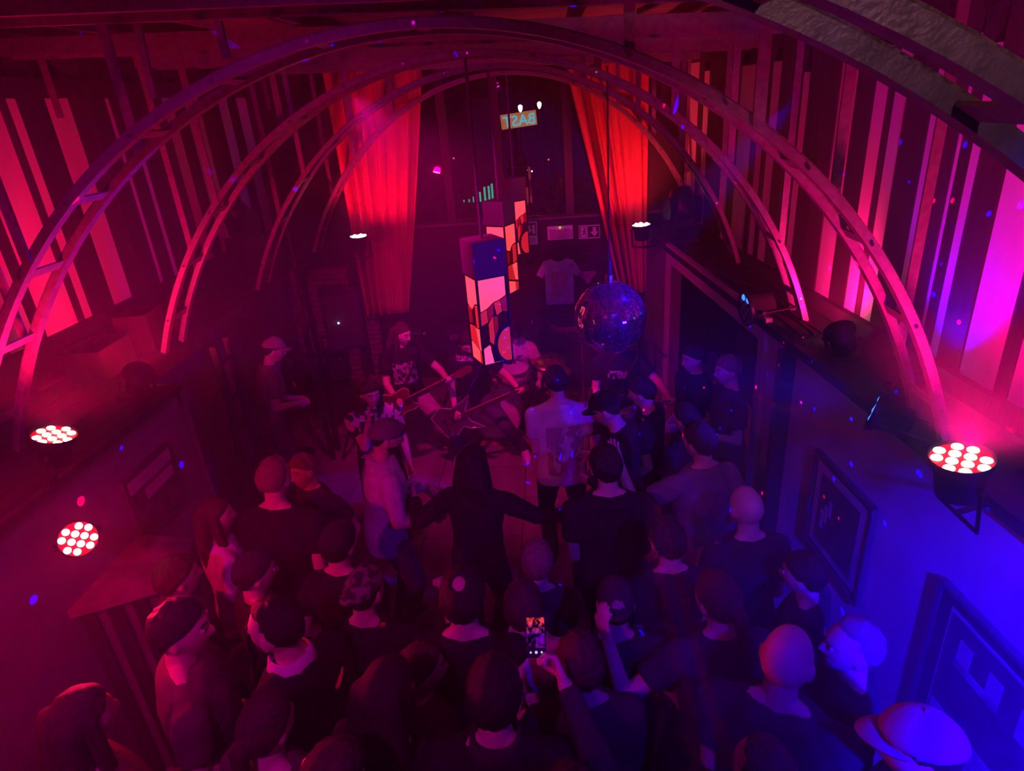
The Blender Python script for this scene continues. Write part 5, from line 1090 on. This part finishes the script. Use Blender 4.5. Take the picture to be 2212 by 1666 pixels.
person('bearded person with receding hair facing left in a black jumper with pale collar', (615, 1342), 1.90, 62, head=(18, 4, 0), hair='receding', hairc='dark', beard=True, top='black', sleeve='long', collar='white', arms=('front', 'front'), eyes=True, fine=True)
person('large person in profile facing right at the bar, lower left', (392, 1362), 1.92, -62, head=(-14, 2, 0), hair='short', hairc='dark', top='plum', b=1.15, arms=('hip', 'front'), eyes=True, fine=True)
person('person with cropped pale hair in black, back turned, left of the denim jacket', (595, 1035), 1.88, -6, head=(-6, 10, 0), hair='receding', hairc='fair', top='black', b=1.1, arms=('front', 'front'))
person('smiling person facing the camera over a dark shoulder', (655, 1018), 1.64, 160, head=(-10, -4, 8), hair='short', hairc='fair', top='char', arms=('hip', 'front'), eyes=True)
person('person in a white top at the left of the crowd', (490, 1112), 1.70, -50, head=(-16, 0, 0), hair='long', hairc='brown', top='white', arms=('down', 'bent'))
person('dark-haired person with face turned right, left of the bearded one', (553, 1238), 1.70, -46, head=(-10, 4, 0), hair='short', hairc='dark', top='char', arms=('front', 'front'), eyes=True)
person('person with long dark hair and bare shoulders, bottom centre left', (873, 1500), 1.88, -14, head=(-10, 2, 0), hair='long', hairc='dark', top='black', sleeve='none', arms=('down', 'front'), skin=2)
gl_ = person('person in glasses holding a cup, face turned right', (928, 1452), 1.66, -70, head=(-4, -4, 0), hair='short', hairc='brown', top='plum', arms=((0.05, 0.26, -0.12), (0.02, 0.28, -0.10)), hands=('cup', 'open'), eyes=True, fine=True)
person('person with brown hair tied back at the bottom left', (588, 1535), 1.80, -18, head=(-8, 2, 0), hair='pony', hairc='brown', top='plum', arms=('front', 'bent'), skin=2)
person('person in a plaid shirt at the bottom edge, left of centre', (745, 1650), 1.90, -14, head=(-10, 6, 0), hair='short', hairc='brown', top='plaid', sleeve='long', b=1.0, arms=('front', 'front'))
person('person half lost in red haze at the end of the bar counter', (412, 1245), 1.72, -40, head=(-10, 0, 0), hair='short', hairc='brown', top='plum', arms=('front', 'front'))
person('person in a dark top before the bar counter, bottom left corner', (178, 1560), 1.88, -25, head=(-6, 4, 0), hair='long', hairc='brown', top='plum', arms=('front', 'bent'))
person('person in a pale cap leaning in the left aisle', (592, 757), 1.78, -58, lean=14, head=(-8, 18, 0), hair='short', hat='cap', hatc='lgrey', top='grey', arms=('front', 'front'), bot='jeans', group='people in the aisles')
person('person in black with a pale face in the side opening', (1497, 775), 1.70, 118, head=(-4, 4, 0), hair='short', hairc='dark', top='black', arms=('front', 'front'), eyes=True, group='people in the aisles')
person('fair-haired person leaning on the side wall in the opening', (1572, 800), 1.74, 96, head=(6, 4, 0), hair='short', hairc='fair', top='char', arms=('bent', 'front'), eyes=True, group='people in the aisles')
person('person with dark hair standing before the side opening', (1482, 905), 1.64, 30, head=(10, 6, 0), hair='short', hairc='dark', top='black', arms=('front', 'front'))
person('person in the blue haze beside the picture frame', (1712, 1225), 1.64, 50, head=(10, 2, 0), hair='short', hairc='dark', top='navy', arms=('front', 'front'), eyes=True)
# phone held up by someone just below the frame
PH = atZ(1157, 1374, 1.80); ph_n = (V((0, 0, CAM_Z)) - PH).normalized(); ph_n = (ph_n + V((0.08, -.2, 0))).normalized()
pr = V((1, 0, 0)); pr = (pr - ph_n * pr.dot(ph_n)).normalized(); pu = ph_n.cross(pr); m3 = M((pr, pu, ph_n)).transposed()
w_t = PH + pr * 0.075 - pu * 0.10 - ph_n * .005
hold = person('person filming with a raised phone from below the bottom edge', None, 1.84, 6, root=(w_t.x + 0.02, w_t.y - .50), head=(4, 4, 0), hair='short', hairc='brown', top='char', sleeve='long', arms=('front', w_t), hands=('relaxed', 'grip'), palms=(None, -pr), elbow=(None, (.5, -.6, -1)), fine=True, skin=2)
po = empty('mobile_phone', PH, 0, 'black mobile phone held up, its lit screen showing the band', 'phone'); po.rotation_euler = m3.to_euler()
k = MB().box((0, 0, 0), (.074, .150, .008)).build('case', m_plastic, po); bv = k.modifiers.new('b', 'BEVEL'); bv.width = .003; bv.segments = 2
def screen_mat():
    m = bpy.data.materials.new('phone_screen'); m.use_nodes = True; nt = m.node_tree; b = nt.nodes['Principled BSDF']; b.inputs['Base Color'].default_value = (0.01, 0.01, 0.01, 1); b.inputs['Roughness'].default_value = .2
    tc = nt.nodes.new('ShaderNodeTexCoord'); nz = nt.nodes.new('ShaderNodeTexNoise'); nz.inputs['Scale'].default_value = 60; nz.inputs['Detail'].default_value = 3; nt.links.new(tc.outputs['Object'], nz.inputs['Vector'])
    sp = nt.nodes.new('ShaderNodeSeparateXYZ'); nt.links.new(tc.outputs['Object'], sp.inputs[0])
    mr = nt.nodes.new('ShaderNodeMapRange'); mr.inputs[1].default_value = -.045; mr.inputs[2].default_value = .06; nt.links.new(sp.outputs['Y'], mr.inputs[0])
    c1 = nt.nodes.new('ShaderNodeValToRGB'); c1.color_ramp.elements[0].color = (.25, 0, .45, 1); c1.color_ramp.elements[1].color = (1, .05, .03, 1); e = c1.color_ramp.elements.new(.45); e.color = (.08, 0, .35, 1); nt.links.new(mr.outputs[0], c1.inputs['Fac'])
    c2 = nt.nodes.new('ShaderNodeValToRGB'); c2.color_ramp.elements[0].position = .45; c2.color_ramp.elements[1].position = .68; nt.links.new(nz.outputs['Fac'], c2.inputs['Fac'])
    mu = nt.nodes.new('ShaderNodeMixRGB'); mu.blend_type = 'MULTIPLY'; mu.inputs[0].default_value = 1; nt.links.new(c1.outputs[0], mu.inputs[1]); nt.links.new(c2.outputs[0], mu.inputs[2])
    nt.links.new(mu.outputs[0], b.inputs['Emission Color']); b.inputs['Emission Strength'].default_value = 1.3; return m
MB().box((0, .012, .0045), (.066, .105, .001)).build('screen', screen_mat(), po)
for x, r_ in ((-.02, .004), (.0, .0055), (.02, .004)): MB().lathe([(.0012, .0058), (r_, .0056), (r_ * 1.0, .0045)], 12, (x, -.056, 0)).build('screen_button', mat('screen_white', (.8, .8, .8), .4, emit=(.8, .85, 1), estr=.6), po)
# cup in the hand of the person in glasses, and the glasses
h_ = gl_['hand'][0]; tag(MB().lathe([(.028, -.06), (.036, .05), (.033, .05), (.026, -.052)], 16, h_).build('plastic_cup', mat('cup_pale', (.6, .5, .5), .3), None, True), 'pale plastic cup raised in front of a face, bottom centre', 'cup')
# hood of the pale jacket
k = MB(); hb = jk['back'] + V((0, .0, .10)); k.ell(hb, (.15, .07, .09)); o = k.build('hood', C['white'], None, True); o.parent = jk['o']; o.matrix_parent_inverse = M.LocRotScale(jk['o'].location, jk['o'].rotation_euler, None).inverted()
bake_people()
# ================================================================ HAZE
hz = MB().box((-0.75, 3.9, 2.12), (5.9, 9.05, 4.3)).build('haze', None); hz['kind'] = 'stuff'; hz['label'] = 'thin stage haze filling the hall'; hz['category'] = 'haze'
mh_ = bpy.data.materials.new('haze'); mh_.use_nodes = True; nt = mh_.node_tree; nt.nodes.clear()
vo = nt.nodes.new('ShaderNodeOutputMaterial'); vs_ = nt.nodes.new('ShaderNodeVolumeScatter'); vs_.inputs['Density'].default_value = 0.024; vs_.inputs['Color'].default_value = (1, 1, 1, 1); vs_.inputs['Anisotropy'].default_value = 0.1
nt.links.new(vs_.outputs[0], vo.inputs['Volume']); hz.data.materials.append(mh_)

pl = MB().ell((1.15, 1.45, 2.0), (0.95, 1.25, 1.0), None, 32, 20).build('extra_haze', None, None, True); pl['kind'] = 'stuff'; pl['label'] = 'extra haze added at the lower right to catch the blue light'; pl['category'] = 'haze'  # denser haze put in to strengthen the blue glow on this side
mp_ = mh_.copy(); mp_.name = 'extra_haze'; [n for n in mp_.node_tree.nodes if n.type == 'VOLUME_SCATTER'][0].inputs['Density'].default_value = 0.07; pl.data.materials.append(mp_)
# ---- specks thrown by the mirror ball: a lamp on the ball's face with a broken-up beam
gl = bpy.data.lights.new('mirror_ball_glints', 'POINT'); gl.energy = 1; gl.shadow_soft_size = 0.0; gl.use_nodes = True; nt = gl.node_tree
go = bpy.data.objects.new('mirror_ball_glints', gl); COL.objects.link(go); go.location = BALL + V((-0.02, -BALL_R - 0.06, -0.06))
em = nt.nodes['Emission']; tc = nt.nodes.new('ShaderNodeTexCoord'); vr = nt.nodes.new('ShaderNodeTexVoronoi'); vr.inputs['Scale'].default_value = 15.0
nt.links.new(tc.outputs['Normal'], vr.inputs['Vector'])
lt = nt.nodes.new('ShaderNodeMath'); lt.operation = 'LESS_THAN'; lt.inputs[1].default_value = 0.12; nt.links.new(vr.outputs['Distance'], lt.inputs[0])
sx = nt.nodes.new('ShaderNodeSeparateColor'); nt.links.new(vr.outputs['Color'], sx.inputs[0])
pk = nt.nodes.new('ShaderNodeMath'); pk.operation = 'GREATER_THAN'; pk.inputs[1].default_value = 0.3; nt.links.new(sx.outputs[0], pk.inputs[0])
mu = nt.nodes.new('ShaderNodeMath'); mu.operation = 'MULTIPLY'; nt.links.new(lt.outputs[0], mu.inputs[0]); nt.links.new(pk.outputs[0], mu.inputs[1])
ms = nt.nodes.new('ShaderNodeMath'); ms.operation = 'MULTIPLY'; ms.inputs[1].default_value = 3500; nt.links.new(mu.outputs[0], ms.inputs[0]); nt.links.new(ms.outputs[0], em.inputs['Strength'])
cr = nt.nodes.new('ShaderNodeValToRGB'); cr.color_ramp.interpolation = 'CONSTANT'; cr.color_ramp.elements[0].color = (0.0, 0.0, 1, 1); cr.color_ramp.elements[1].position = 0.68; cr.color_ramp.elements[1].color = (1, 0.0, 0.06, 1)
nt.links.new(sx.outputs[1], cr.inputs['Fac']); nt.links.new(cr.outputs[0], em.inputs['Color'])
